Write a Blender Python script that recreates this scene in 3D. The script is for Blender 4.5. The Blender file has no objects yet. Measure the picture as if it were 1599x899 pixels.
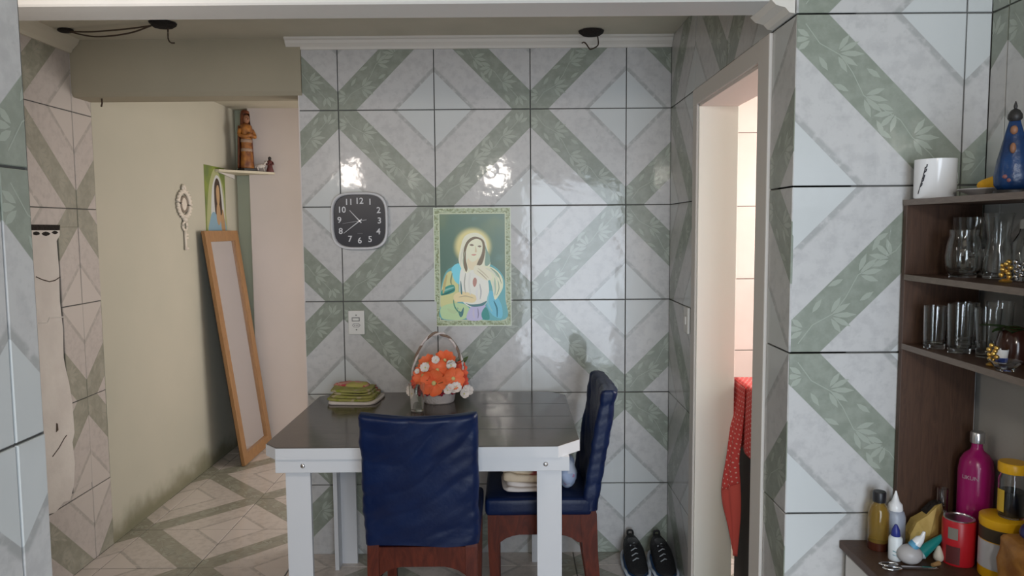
import bpy, bmesh, math, random
from mathutils import Vector, Matrix, noise
random.seed(7)
PI = math.pi
S = bpy.context.scene
C = S.collection

# ------------------------------------------------------------------ camera
FPX = 1153.62
PITCH, ROLL = 0.0814, -0.0076
CAMZ = 1.5939
cam_d = bpy.data.cameras.new('camera'); cam = bpy.data.objects.new('camera', cam_d); C.objects.link(cam)
cam_d.sensor_width = 36.0; cam_d.lens = FPX / 1599.0 * 36.0; cam_d.clip_start = 0.02
_r = Vector((1, 0, 0)); _u = Vector((0, math.sin(PITCH), math.cos(PITCH))); _d = Vector((0, math.cos(PITCH), -math.sin(PITCH)))
_R = _r * math.cos(ROLL) + _u * math.sin(ROLL); _U = -_r * math.sin(ROLL) + _u * math.cos(ROLL)
cam.matrix_world = Matrix(((_R.x, _U.x, -_d.x, 0), (_R.y, _U.y, -_d.y, 0), (_R.z, _U.z, -_d.z, CAMZ), (0, 0, 0, 1)))
S.camera = cam
# ------------------------------------------------------------------ world, lights, exposure
W = bpy.data.worlds.new('world'); S.world = W; W.use_nodes = True
W.node_tree.nodes['Background'].inputs[0].default_value = (0.75, 0.85, 1.0, 1)
W.node_tree.nodes['Background'].inputs[1].default_value = 0.3
S.view_settings.view_transform = 'Standard'; S.view_settings.look = 'None'
S.view_settings.exposure = 0.44; S.view_settings.gamma = 1.0; S.view_settings.use_curve_mapping = False

def area(name, loc, target, sx, sy, power, col):
    l = bpy.data.lights.new(name, 'AREA'); l.shape = 'RECTANGLE'; l.size = sx; l.size_y = sy; l.energy = power; l.color = col
    o = bpy.data.objects.new(name, l); C.objects.link(o); o.location = loc
    o.rotation_euler = (Vector(target) - Vector(loc)).to_track_quat('-Z', 'Z').to_euler()
    return o
# daylight entering by the small kitchen window behind the photographer
area('kitchen_window_daylight', (-0.18, -1.36, 2.18), (-0.18, 3.5, 1.95), 0.18, 0.21, 14, (1.0, 0.93, 0.84))
# daylight entering by the open yard door in the kitchen's right-hand rear
area('yard_door_daylight', (0.68, -1.36, 1.04), (0.45, 3.4, 0.85), 1.05, 2.05, 40, (0.78, 0.88, 1.0)).data.spread = math.radians(150)
# daylight from the narrow window of the alcove on the left
area('alcove_window_daylight', (-1.22, 1.29, 2.02), (-1.0, 3.5, 1.2), 0.16, 0.18, 5, (1.0, 0.90, 0.82))
# daylight of the hallway, from its window at the right-hand end
area('hall_window_daylight', (0.70, 4.75, 1.5), (-2.0, 4.55, 1.1), 0.9, 1.3, 23, (1.0, 0.94, 0.88))
# daylight of the bright side room
area('side_room_daylight', (2.55, 3.3, 1.7), (0.9, 3.4, 1.1), 1.2, 1.3, 70, (1.0, 0.95, 0.90))

# ------------------------------------------------------------------ helpers
def mat(name, col=(.5, .5, .5), rough=.6, metal=0., trans=0., ior=1.45, spec=.5, bump=0., bscale=30., col2=None, cscale=8., cdetail=3., sheen=0., alpha=1., coat=0.):
    m = bpy.data.materials.new(name); m.use_nodes = True
    nt = m.node_tree; b = nt.nodes['Principled BSDF']
    b.inputs['Base Color'].default_value = (*col, 1); b.inputs['Roughness'].default_value = rough
    b.inputs['Metallic'].default_value = metal; b.inputs['Transmission Weight'].default_value = trans
    b.inputs['IOR'].default_value = ior; b.inputs['Specular IOR Level'].default_value = spec
    b.inputs['Coat Weight'].default_value = coat
    if sheen: b.inputs['Sheen Weight'].default_value = sheen
    tc = nt.nodes.new('ShaderNodeTexCoord')
    if col2 is not None:
        n = nt.nodes.new('ShaderNodeTexNoise'); n.inputs['Scale'].default_value = cscale; n.inputs['Detail'].default_value = cdetail
        nt.links.new(tc.outputs['Object'], n.inputs['Vector'])
        r = nt.nodes.new('ShaderNodeMapRange'); r.inputs[1].default_value = .35; r.inputs[2].default_value = .65
        nt.links.new(n.outputs['Fac'], r.inputs[0])
        x = nt.nodes.new('ShaderNodeMix'); x.data_type = 'RGBA'
        x.inputs[6].default_value = (*col, 1); x.inputs[7].default_value = (*col2, 1)
        nt.links.new(r.outputs[0], x.inputs[0]); nt.links.new(x.outputs[2], b.inputs['Base Color'])
    if bump:
        n = nt.nodes.new('ShaderNodeTexNoise'); n.inputs['Scale'].default_value = bscale; n.inputs['Detail'].default_value = 4
        nt.links.new(tc.outputs['Object'], n.inputs['Vector'])
        bp = nt.nodes.new('ShaderNodeBump'); bp.inputs['Strength'].default_value = bump; bp.inputs['Distance'].default_value = .01
        nt.links.new(n.outputs['Fac'], bp.inputs['Height']); nt.links.new(bp.outputs[0], b.inputs['Normal'])
    return m

def node_math(nt, op, a, b=None, c=None, clamp=False):
    n = nt.nodes.new('ShaderNodeMath'); n.operation = op; n.use_clamp = clamp
    for i, v in enumerate((a, b, c)):
        if v is None: continue
        if isinstance(v, (int, float)): n.inputs[i].default_value = v
        else: nt.links.new(v, n.inputs[i])
    return n.outputs[0]

def mixc(nt, fac, a, b):
    x = nt.nodes.new('ShaderNodeMix'); x.data_type = 'RGBA'
    for i, v in ((0, fac), (6, a), (7, b)):
        if isinstance(v, tuple): x.inputs[i].default_value = (*v, 1)
        elif isinstance(v, (int, float)): x.inputs[i].default_value = v
        else: nt.links.new(v, x.inputs[i])
    return x.outputs[2]

def smooth_step(nt, v, a, b):
    r = nt.nodes.new('ShaderNodeMapRange'); r.interpolation_type = 'SMOOTHSTEP'
    r.inputs[1].default_value = a; r.inputs[2].default_value = b
    nt.links.new(v, r.inputs[0]); return r.outputs[0]

def tile_mat(name, white, marble, marble2, line, green, green2, rough, bump=.25):
    """printed ceramic: diagonal green band, marble strips, thin grey line, plain corners (canonical band u = v)"""
    m = bpy.data.materials.new(name); m.use_nodes = True; nt = m.node_tree; b = nt.nodes['Principled BSDF']
    uv = nt.nodes.new('ShaderNodeUVMap'); sx = nt.nodes.new('ShaderNodeSeparateXYZ'); nt.links.new(uv.outputs[0], sx.inputs[0])
    oi = nt.nodes.new('ShaderNodeObjectInfo')
    cx = nt.nodes.new('ShaderNodeCombineXYZ'); nt.links.new(sx.outputs[0], cx.inputs[0]); nt.links.new(sx.outputs[1], cx.inputs[1])
    nt.links.new(node_math(nt, 'MULTIPLY', oi.outputs['Random'], 37.), cx.inputs[2])
    n = nt.nodes.new('ShaderNodeTexNoise'); n.inputs['Scale'].default_value = 13.; n.inputs['Detail'].default_value = 5.; n.inputs['Roughness'].default_value = .6
    nt.links.new(cx.outputs[0], n.inputs['Vector'])
    n2 = nt.nodes.new('ShaderNodeTexNoise'); n2.inputs['Scale'].default_value = 22.; n2.inputs['Detail'].default_value = 2.
    nt.links.new(cx.outputs[0], n2.inputs['Vector'])
    d = node_math(nt, 'ABSOLUTE', node_math(nt, 'SUBTRACT', sx.outputs[0], sx.outputs[1]))
    mottled = mixc(nt, smooth_step(nt, n.outputs['Fac'], .42, .68), marble, marble2)
    speck = smooth_step(nt, n2.outputs['Fac'], .60, .72)
    mottled = mixc(nt, node_math(nt, 'MULTIPLY', speck, .22), mottled, line)
    gr = mixc(nt, smooth_step(nt, n.outputs['Fac'], .35, .7), green, green2)
    c = mixc(nt, smooth_step(nt, d, .183, .190), gr, mottled)
    inner = node_math(nt, 'MULTIPLY', smooth_step(nt, d, .545, .575), smooth_step(nt, n2.outputs['Fac'], .25, .55))
    c = mixc(nt, node_math(nt, 'MULTIPLY', inner, .8), c, line)
    c = mixc(nt, smooth_step(nt, d, .608, .614), c, white)
    nt.links.new(c, b.inputs['Base Color'])
    b.inputs['Roughness'].default_value = rough
    g = nt.nodes.new('ShaderNodeTexCoord')
    n3 = nt.nodes.new('ShaderNodeTexNoise'); n3.inputs['Scale'].default_value = 9.; n3.inputs['Detail'].default_value = 2.5
    nt.links.new(g.outputs['Object'], n3.inputs['Vector'])
    n4 = nt.nodes.new('ShaderNodeTexNoise'); n4.inputs['Scale'].default_value = 55.; n4.inputs['Detail'].default_value = 2.
    nt.links.new(g.outputs['Object'], n4.inputs['Vector'])
    h = node_math(nt, 'ADD', node_math(nt, 'MULTIPLY', n3.outputs['Fac'], 1.0), node_math(nt, 'MULTIPLY', n4.outputs['Fac'], .10))
    bp = nt.nodes.new('ShaderNodeBump'); bp.inputs['Strength'].default_value = bump; bp.inputs['Distance'].default_value = .006
    nt.links.new(h, bp.inputs['Height']); nt.links.new(bp.outputs[0], b.inputs['Normal'])
    nt.links.new(bp.outputs[0], b.inputs['Coat Normal']); b.inputs['Coat Weight'].default_value = .40; b.inputs['Coat Roughness'].default_value = .06
    return m

def wood_mat(name, c1, c2, rough=.4, scale=(1, 12, 12), bump=.05, dist=3.):
    m = bpy.data.materials.new(name); m.use_nodes = True; nt = m.node_tree; b = nt.nodes['Principled BSDF']
    tc = nt.nodes.new('ShaderNodeTexCoord'); mp = nt.nodes.new('ShaderNodeMapping'); mp.inputs['Scale'].default_value = scale
    nt.links.new(tc.outputs['Object'], mp.inputs[0])
    n = nt.nodes.new('ShaderNodeTexNoise'); n.inputs['Scale'].default_value = 4.; n.inputs['Detail'].default_value = 8.; n.inputs['Distortion'].default_value = dist
    n.inputs['Roughness'].default_value = .65
    nt.links.new(mp.outputs[0], n.inputs['Vector'])
    nt.links.new(mixc(nt, smooth_step(nt, n.outputs['Fac'], .3, .7), c1, c2), b.inputs['Base Color'])
    b.inputs['Roughness'].default_value = rough
    bp = nt.nodes.new('ShaderNodeBump'); bp.inputs['Strength'].default_value = bump; bp.inputs['Distance'].default_value = .003
    nt.links.new(n.outputs['Fac'], bp.inputs['Height']); nt.links.new(bp.outputs[0], b.inputs['Normal'])
    return m

def dots_mat(name, base, dot, step, rad):
    m = bpy.data.materials.new(name); m.use_nodes = True; nt = m.node_tree; b = nt.nodes['Principled BSDF']
    uv = nt.nodes.new('ShaderNodeUVMap'); sx = nt.nodes.new('ShaderNodeSeparateXYZ'); nt.links.new(uv.outputs[0], sx.inputs[0])
    u = node_math(nt, 'DIVIDE', sx.outputs[0], step); v = node_math(nt, 'DIVIDE', sx.outputs[1], step)
    row = node_math(nt, 'FLOOR', v)
    u = node_math(nt, 'ADD', u, node_math(nt, 'MULTIPLY', row, .5))
    fu = node_math(nt, 'SUBTRACT', node_math(nt, 'FRACT', u), .5); fv = node_math(nt, 'SUBTRACT', node_math(nt, 'FRACT', v), .5)
    r = node_math(nt, 'SQRT', node_math(nt, 'ADD', node_math(nt, 'MULTIPLY', fu, fu), node_math(nt, 'MULTIPLY', fv, fv)))
    nt.links.new(mixc(nt, smooth_step(nt, r, rad * .85, rad * 1.15), dot, base), b.inputs['Base Color'])
    b.inputs['Roughness'].default_value = .8
    return m

def new(): return bmesh.new()
def obj(name, bm, m, parent=None, loc=None, smooth=None):
    me = bpy.data.meshes.new(name); bm.normal_update(); bm.to_mesh(me); bm.free()
    for x in (m if isinstance(m, (list, tuple)) else [m]): me.materials.append(x)
    if smooth is not None:
        for p in me.polygons: p.use_smooth = True
        if smooth < 3: me.set_sharp_from_angle(angle=smooth)
    o = bpy.data.objects.new(name, me); C.objects.link(o)
    if parent: o.parent = parent
    if loc: o.location = loc
    return o
def tag(o, label, cat, group=None):
    o['label'] = label; o['category'] = cat
    if group: o['group'] = group
    return o
def thing(name, label, cat, loc=(0, 0, 0), rotz=0., group=None):
    o = bpy.data.objects.new(name, None); C.objects.link(o); o.empty_display_size = .05
    o.location = loc; o.rotation_euler = (0, 0, rotz)
    return tag(o, label, cat, group)
def struct(name, bm, m, parent=None, smooth=None):
    o = obj(name, bm, m, parent, smooth=smooth)
    if not parent: o['kind'] = 'structure'
    return o

def box(bm, x0, x1, y0, y1, z0, z1, bev=0., seg=2, mi=0):
    vs = [bm.verts.new(p) for p in ((x0, y0, z0), (x1, y0, z0), (x1, y1, z0), (x0, y1, z0), (x0, y0, z1), (x1, y0, z1), (x1, y1, z1), (x0, y1, z1))]
    fs = [bm.faces.new([vs[i] for i in f]) for f in ((3, 2, 1, 0), (4, 5, 6, 7), (0, 1, 5, 4), (1, 2, 6, 5), (2, 3, 7, 6), (3, 0, 4, 7))]
    for f in fs: f.material_index = mi
    if bev:
        es = list({e for f in fs for e in f.edges})
        r = bmesh.ops.bevel(bm, geom=es, offset=bev, segments=seg, profile=.5, affect='EDGES')
        for f in r['faces']: f.material_index = mi
    return bm
def prism(bm, pts, z0, z1, axis='z', mi=0):
    def P(a, b, c): return {'z': (a, b, c), 'y': (a, c, b), 'x': (c, a, b)}[axis]
    lo = [bm.verts.new(P(a, b, z0)) for a, b in pts]; hi = [bm.verts.new(P(a, b, z1)) for a, b in pts]
    n = len(pts); fs = [bm.faces.new(lo[::-1]), bm.faces.new(hi)]
    for i in range(n): fs.append(bm.faces.new((lo[i], lo[(i + 1) % n], hi[(i + 1) % n], hi[i])))
    for f in fs: f.material_index = mi
    bmesh.ops.recalc_face_normals(bm, faces=fs)
    return bm
def lathe(bm, prof, seg=24, c=(0, 0, 0), cap0=True, cap1=True, sx=1., sy=1., mi=0):
    rings = []
    for r, z in prof:
        rings.append([bm.verts.new((c[0] + r * sx * math.cos(2 * PI * i / seg), c[1] + r * sy * math.sin(2 * PI * i / seg), c[2] + z)) for i in range(seg)])
    fs = []
    for a, b in zip(rings, rings[1:]):
        for i in range(seg): fs.append(bm.faces.new((a[i], a[(i + 1) % seg], b[(i + 1) % seg], b[i])))
    if cap0: fs.append(bm.faces.new(rings[0][::-1]))
    if cap1: fs.append(bm.faces.new(rings[-1]))
    for f in fs: f.material_index = mi
    return bm
def tube(bm, pts, r, seg=8, closed=False, mi=0):
    pts = [Vector(p) for p in pts]; n = len(pts); rings = []
    rr = r if isinstance(r, (list, tuple)) else [r] * n
    up = Vector((0, 0, 1))
    for i, p in enumerate(pts):
        a = pts[i - 1] if (i or closed) else p; b = pts[(i + 1) % n] if (i < n - 1 or closed) else p
        t = (b - a).normalized()
        x = t.cross(up)
        if x.length < .05: x = t.cross(Vector((0, 1, 0)))
        x.normalize(); y = x.cross(t).normalized()
        rings.append([bm.verts.new(p + (x * math.cos(2 * PI * k / seg) + y * math.sin(2 * PI * k / seg)) * rr[i]) for k in range(seg)])
    fs = []
    prs = list(zip(rings, rings[1:])) + ([(rings[-1], rings[0])] if closed else [])
    for a, b in prs:
        for k in range(seg): fs.append(bm.faces.new((a[k], a[(k + 1) % seg], b[(k + 1) % seg], b[k])))
    if not closed: fs += [bm.faces.new(rings[0][::-1]), bm.faces.new(rings[-1])]
    for f in fs: f.material_index = mi
    bmesh.ops.recalc_face_normals(bm, faces=fs)
    return bm
def ball(bm, c, rx, ry=None, rz=None, u=12, v=8, mi=0, rot=None):
    ry = ry or rx; rz = rz or rx
    mtx = Matrix.Translation(Vector(c)) @ (rot.to_4x4() if rot else Matrix.Identity(4)) @ Matrix.Diagonal((rx, ry, rz, 1))
    r = bmesh.ops.create_uvsphere(bm, u_segments=u, v_segments=v, radius=1., matrix=mtx)
    for vv in r['verts']:
        for f in vv.link_faces: f.material_index = mi
    return bm
def spline(pts, n=6, closed=True):
    out = []; N = len(pts)
    for i in range(N if closed else N - 1):
        p = [pts[(i + k - 1) % N] if closed else pts[max(0, min(N - 1, i + k - 1))] for k in range(4)]
        for j in range(n):
            t = j / n
            out.append(tuple(.5 * (2 * p[1][q] + (p[2][q] - p[0][q]) * t + (2 * p[0][q] - 5 * p[1][q] + 4 * p[2][q] - p[3][q]) * t * t + (3 * p[1][q] - p[0][q] - 3 * p[2][q] + p[3][q]) * t ** 3) for q in range(len(p[1]))))
    if not closed: out.append(tuple(pts[-1]))
    return out
def nz(x, y, z): return noise.noise(Vector((x, y, z)))

# ------------------------------------------------------------------ materials
M = {}
M['grout'] = mat('grout', (.10, .10, .095), .9)
M['tile'] = tile_mat('ceramic_wall_tile', (.54, .56, .56), (.52, .515, .51), (.455, .45, .45), (.33, .335, .33), (.225, .252, .208), (.278, .305, .258), .36, .24)
M['ltile'] = tile_mat('ceramic_warm_lit_wall_tile', (.53, .485, .455), (.50, .455, .43), (.44, .40, .38), (.35, .325, .30), (.245, .245, .195), (.30, .295, .24), .36, .24)  # same wall tile, warm light and glare of the left wall put into its colours
M['lleaf'] = mat('printed_warm_lit_leaf', (.37, .36, .30), .16)  # leaf print for the left wall, tinted with the same warm light
M['leaf'] = mat('printed_leaf', (.345, .378, .325), .30, coat=.4)
M['ftile'] = tile_mat('ceramic_floor_tile', (.60, .54, .50), (.57, .515, .475), (.48, .43, .395), (.35, .32, .295), (.255, .245, .195), (.31, .30, .24), .40, .15)
M['fleaf'] = mat('printed_floor_leaf', (.32, .32, .265), .3)
M['ptile'] = mat('pink_room_tile', (.76, .62, .58), .25, col2=(.68, .55, .51), cscale=3)
M['plaster'] = mat('beige_plaster', (.37, .33, .245), .85, bump=.12, bscale=18, col2=(.34, .305, .225), cscale=2.2)
M['hallwall'] = mat('pale_yellow_paint', (.505, .48, .395), .8, bump=.06, bscale=12, col2=(.465, .45, .37), cscale=1.3)
M['pink'] = mat('pale_pink_paint', (.68, .615, .59), .8, bump=.05, bscale=14, col2=(.64, .585, .56), cscale=2)
M['greenpaint'] = mat('pale_green_paint', (.44, .48, .38), .8, bump=.05, bscale=14)
M['ceil'] = mat('ceiling_plaster', (.58, .54, .44), .9, bump=.15, bscale=9, col2=(.52, .49, .395), cscale=3.5)
M['white_plaster'] = mat('white_plaster', (.66, .62, .58), .8, bump=.3, bscale=25, col2=(.60, .555, .52), cscale=7)
M['molding'] = mat('white_moulding', (.66, .63, .58), .7)
M['cream'] = mat('cream_jamb_paint', (.90, .89, .82), .5, bump=.05, bscale=20)
M['casing'] = mat('grey_white_casing', (.64, .61, .58), .6)
M['white_wood'] = mat('white_lacquer', (.60, .61, .635), .35)
M['brownlam'] = wood_mat('brown_laminate', (.050, .023, .013), (.082, .040, .022), .5, (14, 14, 1))
M['brownedge'] = wood_mat('brown_laminate_edge', (.15, .115, .095), (.19, .15, .125), .45, (12, 2, 12))
M['tabletop'] = wood_mat('dark_grey_wood_laminate', (.034, .028, .024), (.088, .072, .060), .16, (1.2, 14, 4), .04, 1.5)
M['mirrorwood'] = wood_mat('orange_wood', (.27, .135, .05), (.36, .19, .075), .4, (6, 6, 1))
M['mirror'] = mat('mirror_glass', (.86, .86, .88), .02, metal=1.)
M['black'] = mat('black_plastic', (.012, .012, .014), .4)
M['blackrough'] = mat('burnt_black', (.016, .012, .010), .95, bump=.8, bscale=90)
M['rust'] = mat('rusty_wire', (.055, .035, .022), .7)
M['redwood'] = wood_mat('red_brown_wood', (.055, .010, .005), (.105, .020, .009), .42, (5, 5, 1.2))
M['redwood'].node_tree.nodes['Principled BSDF'].inputs['Specular IOR Level'].default_value = .22
M['bluefab'] = mat('navy_stretch_fabric', (.001, .007, .038), .42, spec=.32, bump=.08, bscale=90, col2=(.002, .011, .052), cscale=9)
M['silver'] = mat('silver_metal', (.62, .62, .64), .28, metal=1.)
M['steel'] = mat('polished_steel', (.75, .75, .77), .15, metal=1.)
M['glass'] = mat('clear_glass', (.97, .985, .98), .02, trans=1., ior=1.45)
M['gold'] = mat('gold_paint', (.80, .52, .14), .3, metal=.9)
M['whitecer'] = mat('white_ceramic', (.80, .80, .81), .18)

# ------------------------------------------------------------------ tiles
T = 0.45; GAP = 0.0045; TH = 0.006
def lens(s, t, ang, ln, w):
    ca, sa = math.cos(ang), math.sin(ang); out = []
    for a, b in ((0, 0), (.28, .8), (.6, 1.), (1, 0), (.6, -1.), (.28, -.8)):
        out.append((s + ca * a * ln - sa * b * w / 2, t + sa * a * ln + ca * b * w / 2))
    return out
def motif():
    P = []
    def flower(s, t, d, L=.125, n=5, sp=.55):
        for k in range(n):
            aa = d + (k - (n - 1) / 2) * sp
            P.append(lens(s + .022 * math.cos(aa), t + .022 * math.sin(aa), aa, (L - .022) * (1 - .12 * abs(k - (n - 1) / 2)), .033))
    flower(.17, .03, 2.3, .12, 3, .6); flower(.33, -.01, -.75, .165, 5, .5); flower(.62, .05, -.35, .16, 4, .5); flower(.83, -.03, 1.9, .15, 4, .55)
    flower(1.00, .01, -.75, .165, 5, .5); flower(1.22, -.02, .4, .13, 3, .6)
    for s, t, a in ((.27, .075, .2), (.52, -.075, -.2), (.54, .09, 2.8), (.78, .09, .3), (.92, .10, 2.9), (1.12, .08, .2)):
        P.append(lens(s, t, a, .10, .032))
    st = [(.08, 0), (.22, .02), (.36, -.02), (.48, 0), (.62, .045), (.76, .02), (.88, -.01), (1.0, .01), (1.14, 0), (1.3, .01)]
    for a, b in zip(st, st[1:]):
        P.append([(a[0], a[1] - .0028), (b[0], b[1] - .0028), (b[0], b[1] + .0028), (a[0], a[1] + .0028)])
    Q = []
    for p in P:
        q = [((s - t) * .70711, (s + t) * .70711) for s, t in p]
        Q.append(q)
    return Q
MOTIF = motif()
def clip(poly, u0, u1, v0, v1):
    for ax, lim, sg in ((0, u0, 1), (0, u1, -1), (1, v0, 1), (1, v1, -1)):
        out = []
        for i, p in enumerate(poly):
            q = poly[(i + 1) % len(poly)]; a = (p[ax] - lim) * sg; b = (q[ax] - lim) * sg
            if a >= 0: out.append(p)
            if (a >= 0) != (b >= 0):
                t = a / (a - b); out.append((p[0] + (q[0] - p[0]) * t, p[1] + (q[1] - p[1]) * t))
        poly = out
        if len(poly) < 3: return []
    return poly
def area2(p): return abs(sum(p[i][0] * p[(i + 1) % len(p)][1] - p[(i + 1) % len(p)][0] * p[i][1] for i in range(len(p))) / 2)
_tiles = {}
def tile_mesh(kind, flip, u0, u1, v0, v1):
    """kind 'w' wall, 'f' floor, 'p' plain; sub-rectangle of a tile in 0..1 tile units"""
    key = (kind, flip, round(u0, 3), round(u1, 3), round(v0, 3), round(v1, 3))
    if key in _tiles: return _tiles[key]
    bm = new(); uvl = bm.loops.layers.uv.new('UVMap'); g = GAP / 2 / T
    a0, a1 = max(u0, g), min(u1, 1 - g); b0, b1 = max(v0, g), min(v1, 1 - g)
    e = .0016 / T
    def ring(d, w): return [bm.verts.new((x * T, y * T, w)) for x, y in ((a0 + d, b0 + d), (a1 - d, b0 + d), (a1 - d, b1 - d), (a0 + d, b1 - d))]
    r0, r1, r2 = ring(0, 0), ring(0, TH - .0014), ring(e, TH)
    for a, b in ((r0, r1), (r1, r2)):
        for i in range(4): bm.faces.new((a[i], a[(i + 1) % 4], b[(i + 1) % 4], b[i]))
    bm.faces.new(r2)
    if kind != 'p':
        for ip, p in enumerate(MOTIF):
            q = [(u, 1 - v) for u, v in p] if flip else p
            q = clip(q, a0 + e, a1 - e, b0 + e, b1 - e)
            if len(q) >= 3 and area2(q) > 2e-5:
                if flip: q = q[::-1]
                f = bm.faces.new([bm.verts.new((x * T, y * T, TH + .00010 + ip * 8e-6)) for x, y in q]); f.material_index = 1
    for f in bm.faces:
        for l in f.loops:
            u, v = l.vert.co.x / T, l.vert.co.y / T
            l[uvl].uv = (u, 1 - v) if flip else (u, v)
    me = bpy.data.meshes.new('tile'); bm.normal_update(); bm.to_mesh(me); bm.free()
    for x in {'w': (M['tile'], M['leaf']), 'f': (M['ftile'], M['fleaf']), 'l': (M['ltile'], M['lleaf']), 'p': (M['ptile'],)}[kind]: me.materials.append(x)
    _tiles[key] = me
    return me
def sub_rect(r, h):
    """rectangle minus hole -> rectangles"""
    a0, a1, b0, b1 = r; c0, c1, d0, d1 = h
    if c1 <= a0 or c0 >= a1 or d1 <= b0 or d0 >= b1: return [r]
    out = []
    if b1 > d1: out.append((a0, a1, d1, b1))
    if b0 < d0: out.append((a0, a1, b0, d0))
    m0, m1 = max(b0, d0), min(b1, d1)
    if a0 < c0: out.append((a0, c0, m0, m1))
    if a1 > c1: out.append((c1, a1, m0, m1))
    return out
def lay(parent, kind, org, U, V, u0, u1, v0, v1, ug, vg, par, holes=(), tilt=.0022):
    """org + U*u + V*v; grid lines at ug + k*T, vg + k*T; parity par: cell (0,0) is '\\' when par is 0"""
    U = Vector(U); V = Vector(V); N = U.cross(V)
    k0 = math.floor((u0 - ug) / T + 1e-6); k1 = math.ceil((u1 - ug) / T - 1e-6)
    j0 = math.floor((v0 - vg) / T + 1e-6); j1 = math.ceil((v1 - vg) / T - 1e-6)
    for k in range(k0, k1):
        for j in range(j0, j1):
            cu, cv = ug + k * T, vg + j * T
            rects = [(max(cu, u0), min(cu + T, u1), max(cv, v0), min(cv + T, v1))]
            for h in holes: rects = [q for r in rects for q in sub_rect(r, h)]
            flip = (k + j + par) % 2 == 0
            for a0, a1, b0, b1 in rects:
                if a1 - a0 < .012 or b1 - b0 < .012: continue
                me = tile_mesh(kind, flip, (a0 - cu) / T, (a1 - cu) / T, (b0 - cv) / T, (b1 - cv) / T)
                o = bpy.data.objects.new('tile', me); C.objects.link(o); o.parent = parent
                tx, ty = random.gauss(0, tilt), random.gauss(0, tilt)
                n = (N + U * tx + V * ty).normalized(); uu = (U - n * U.dot(n)).normalized(); vv = n.cross(uu)
                p = Vector(org) + U * cu + V * cv + N * random.uniform(-.0004, .0004)
                o.matrix_world = Matrix(((uu.x, vv.x, n.x, p.x), (uu.y, vv.y, n.y, p.y), (uu.z, vv.z, n.z, p.z), (0, 0, 0, 1)))

# ------------------------------------------------------------------ setting
D = 3.5195; XL = -2.045; XR = .752; YF = 1.9924; XN = -.809; YN = 1.25; XC = 1.2678
ZC = 2.475; ZR = 2.148 - 5 * T      # bottom grid line of the rows (below the floor)
# floor
b = box(new(), -2.2, 3.0, -1.6, 5.8, -.10, -.004); floor = struct('floor', b, M['grout'])
lay(floor, 'f', (0, 0, -.006), (1, 0, 0), (0, 1, 0), -2.045, .752, 1.30, 5.55, -1.96, 3.379, 0, tilt=.001)
lay(floor, 'f', (0, 0, -.006), (1, 0, 0), (0, 1, 0), .752, 1.65, 2.24, 4.6, -1.96, 3.379, 0, tilt=.001)
lay(floor, 'f', (0, 0, -.006), (1, 0, 0), (0, 1, 0), -.809, 1.26, .2, 1.30, -1.96, 3.379, 0, tilt=.001)
# back wall
b = box(new(), -.990, XR + .05, D + TH, 3.64, 0, ZC); wall_back = struct('wall_back', b, M['grout'])
lay(wall_back, 'w', (0, D + TH, 0), (1, 0, 0), (0, 0, 1), -.993, XR, 0, 2.43, -.808, ZR, 0)
b = box(new(), -.9955, -.990, D - .0, 3.64, 0, 2.43); struct('trim_1', b, M['pink'])
# header above the hallway opening
b = new(); prism(b, [(3.505, ZC), (3.505, 2.235), (3.52, 2.217), (3.66, 2.217), (3.68, 2.235), (3.68, ZC)], -2.10, -.975, 'x'); struct('wall_header', b, M['plaster'])
# left wall (tiled) and its patched strip
b = box(new(), XL - .12, XL - TH, YN, 3.66, 0, ZC); wall_left = struct('wall_left', b, M['grout'])
PH = (2.96, 3.345, .38, 1.612)
def H(y0, y1, z0, z1): return (-y1, -y0, z0, z1)
# seen from the room, left-to-right along the wall is +Y  (U = +Y, V = +Z, N = U x V = +X)
lay(wall_left, 'l', (XL - TH, 0, 0), (0, 1, 0), (0, 0, 1), YN, 3.66, 0, 2.43, 3.05 - 4 * T, ZR, 0, holes=[PH])
def mildew(m):
    nt = m.node_tree; b_ = nt.nodes['Principled BSDF']; src = b_.inputs['Base Color'].links[0].from_socket
    tc = nt.nodes.new('ShaderNodeTexCoord'); sx = nt.nodes.new('ShaderNodeSeparateXYZ'); nt.links.new(tc.outputs['Object'], sx.inputs[0])
    n = nt.nodes.new('ShaderNodeTexNoise'); n.inputs['Scale'].default_value = 5.; n.inputs['Detail'].default_value = 5.; nt.links.new(tc.outputs['Object'], n.inputs['Vector'])
    h = node_math(nt, 'SUBTRACT', sx.outputs[2], node_math(nt, 'MULTIPLY', n.outputs['Fac'], .22))
    fac = node_math(nt, 'SUBTRACT', 1., smooth_step(nt, h, -.10, .06))
    nt.links.new(mixc(nt, node_math(nt, 'MULTIPLY', fac, .8), src, (.13, .125, .06)), b_.inputs['Base Color'])
mildew(M['hallwall'])
b = box(new(), XL - .13, XL, 3.66, 5.60, 0, ZC); wlh = struct('wall_left_hall', b, M['hallwall'])
# hallway end
b = box(new(), -1.925, .95, 5.48, 5.62, 0, ZC); struct('wall_hall_end', b, M['pink'])
b = box(new(), -2.10, -1.925, 5.56, 5.70, 0, ZC); struct('wall_hall_recess', b, M['greenpaint'])
b = box(new(), -.97, XR + .05, 3.64, 3.66, 0, ZC); struct('wall_hall_back', b, M['pink'])
b = box(new(), .802, .912, 3.64, 5.62, 0, ZC); struct('wall_hall_right', b, M['pink'])
# right wall with doorway: opening Y 2.262..3.02, z < 2.088
DY0, DY1, DZ = 2.262, 3.022, 2.088
b = new(); box(b, XR + TH, .912, YF + TH, DY0, 0, ZC); box(b, XR + TH, .912, DY1, 3.64, 0, ZC); box(b, XR + TH, .912, DY0, DY1, DZ, ZC)
wall_right = struct('wall_right', b, M['grout'])
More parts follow.
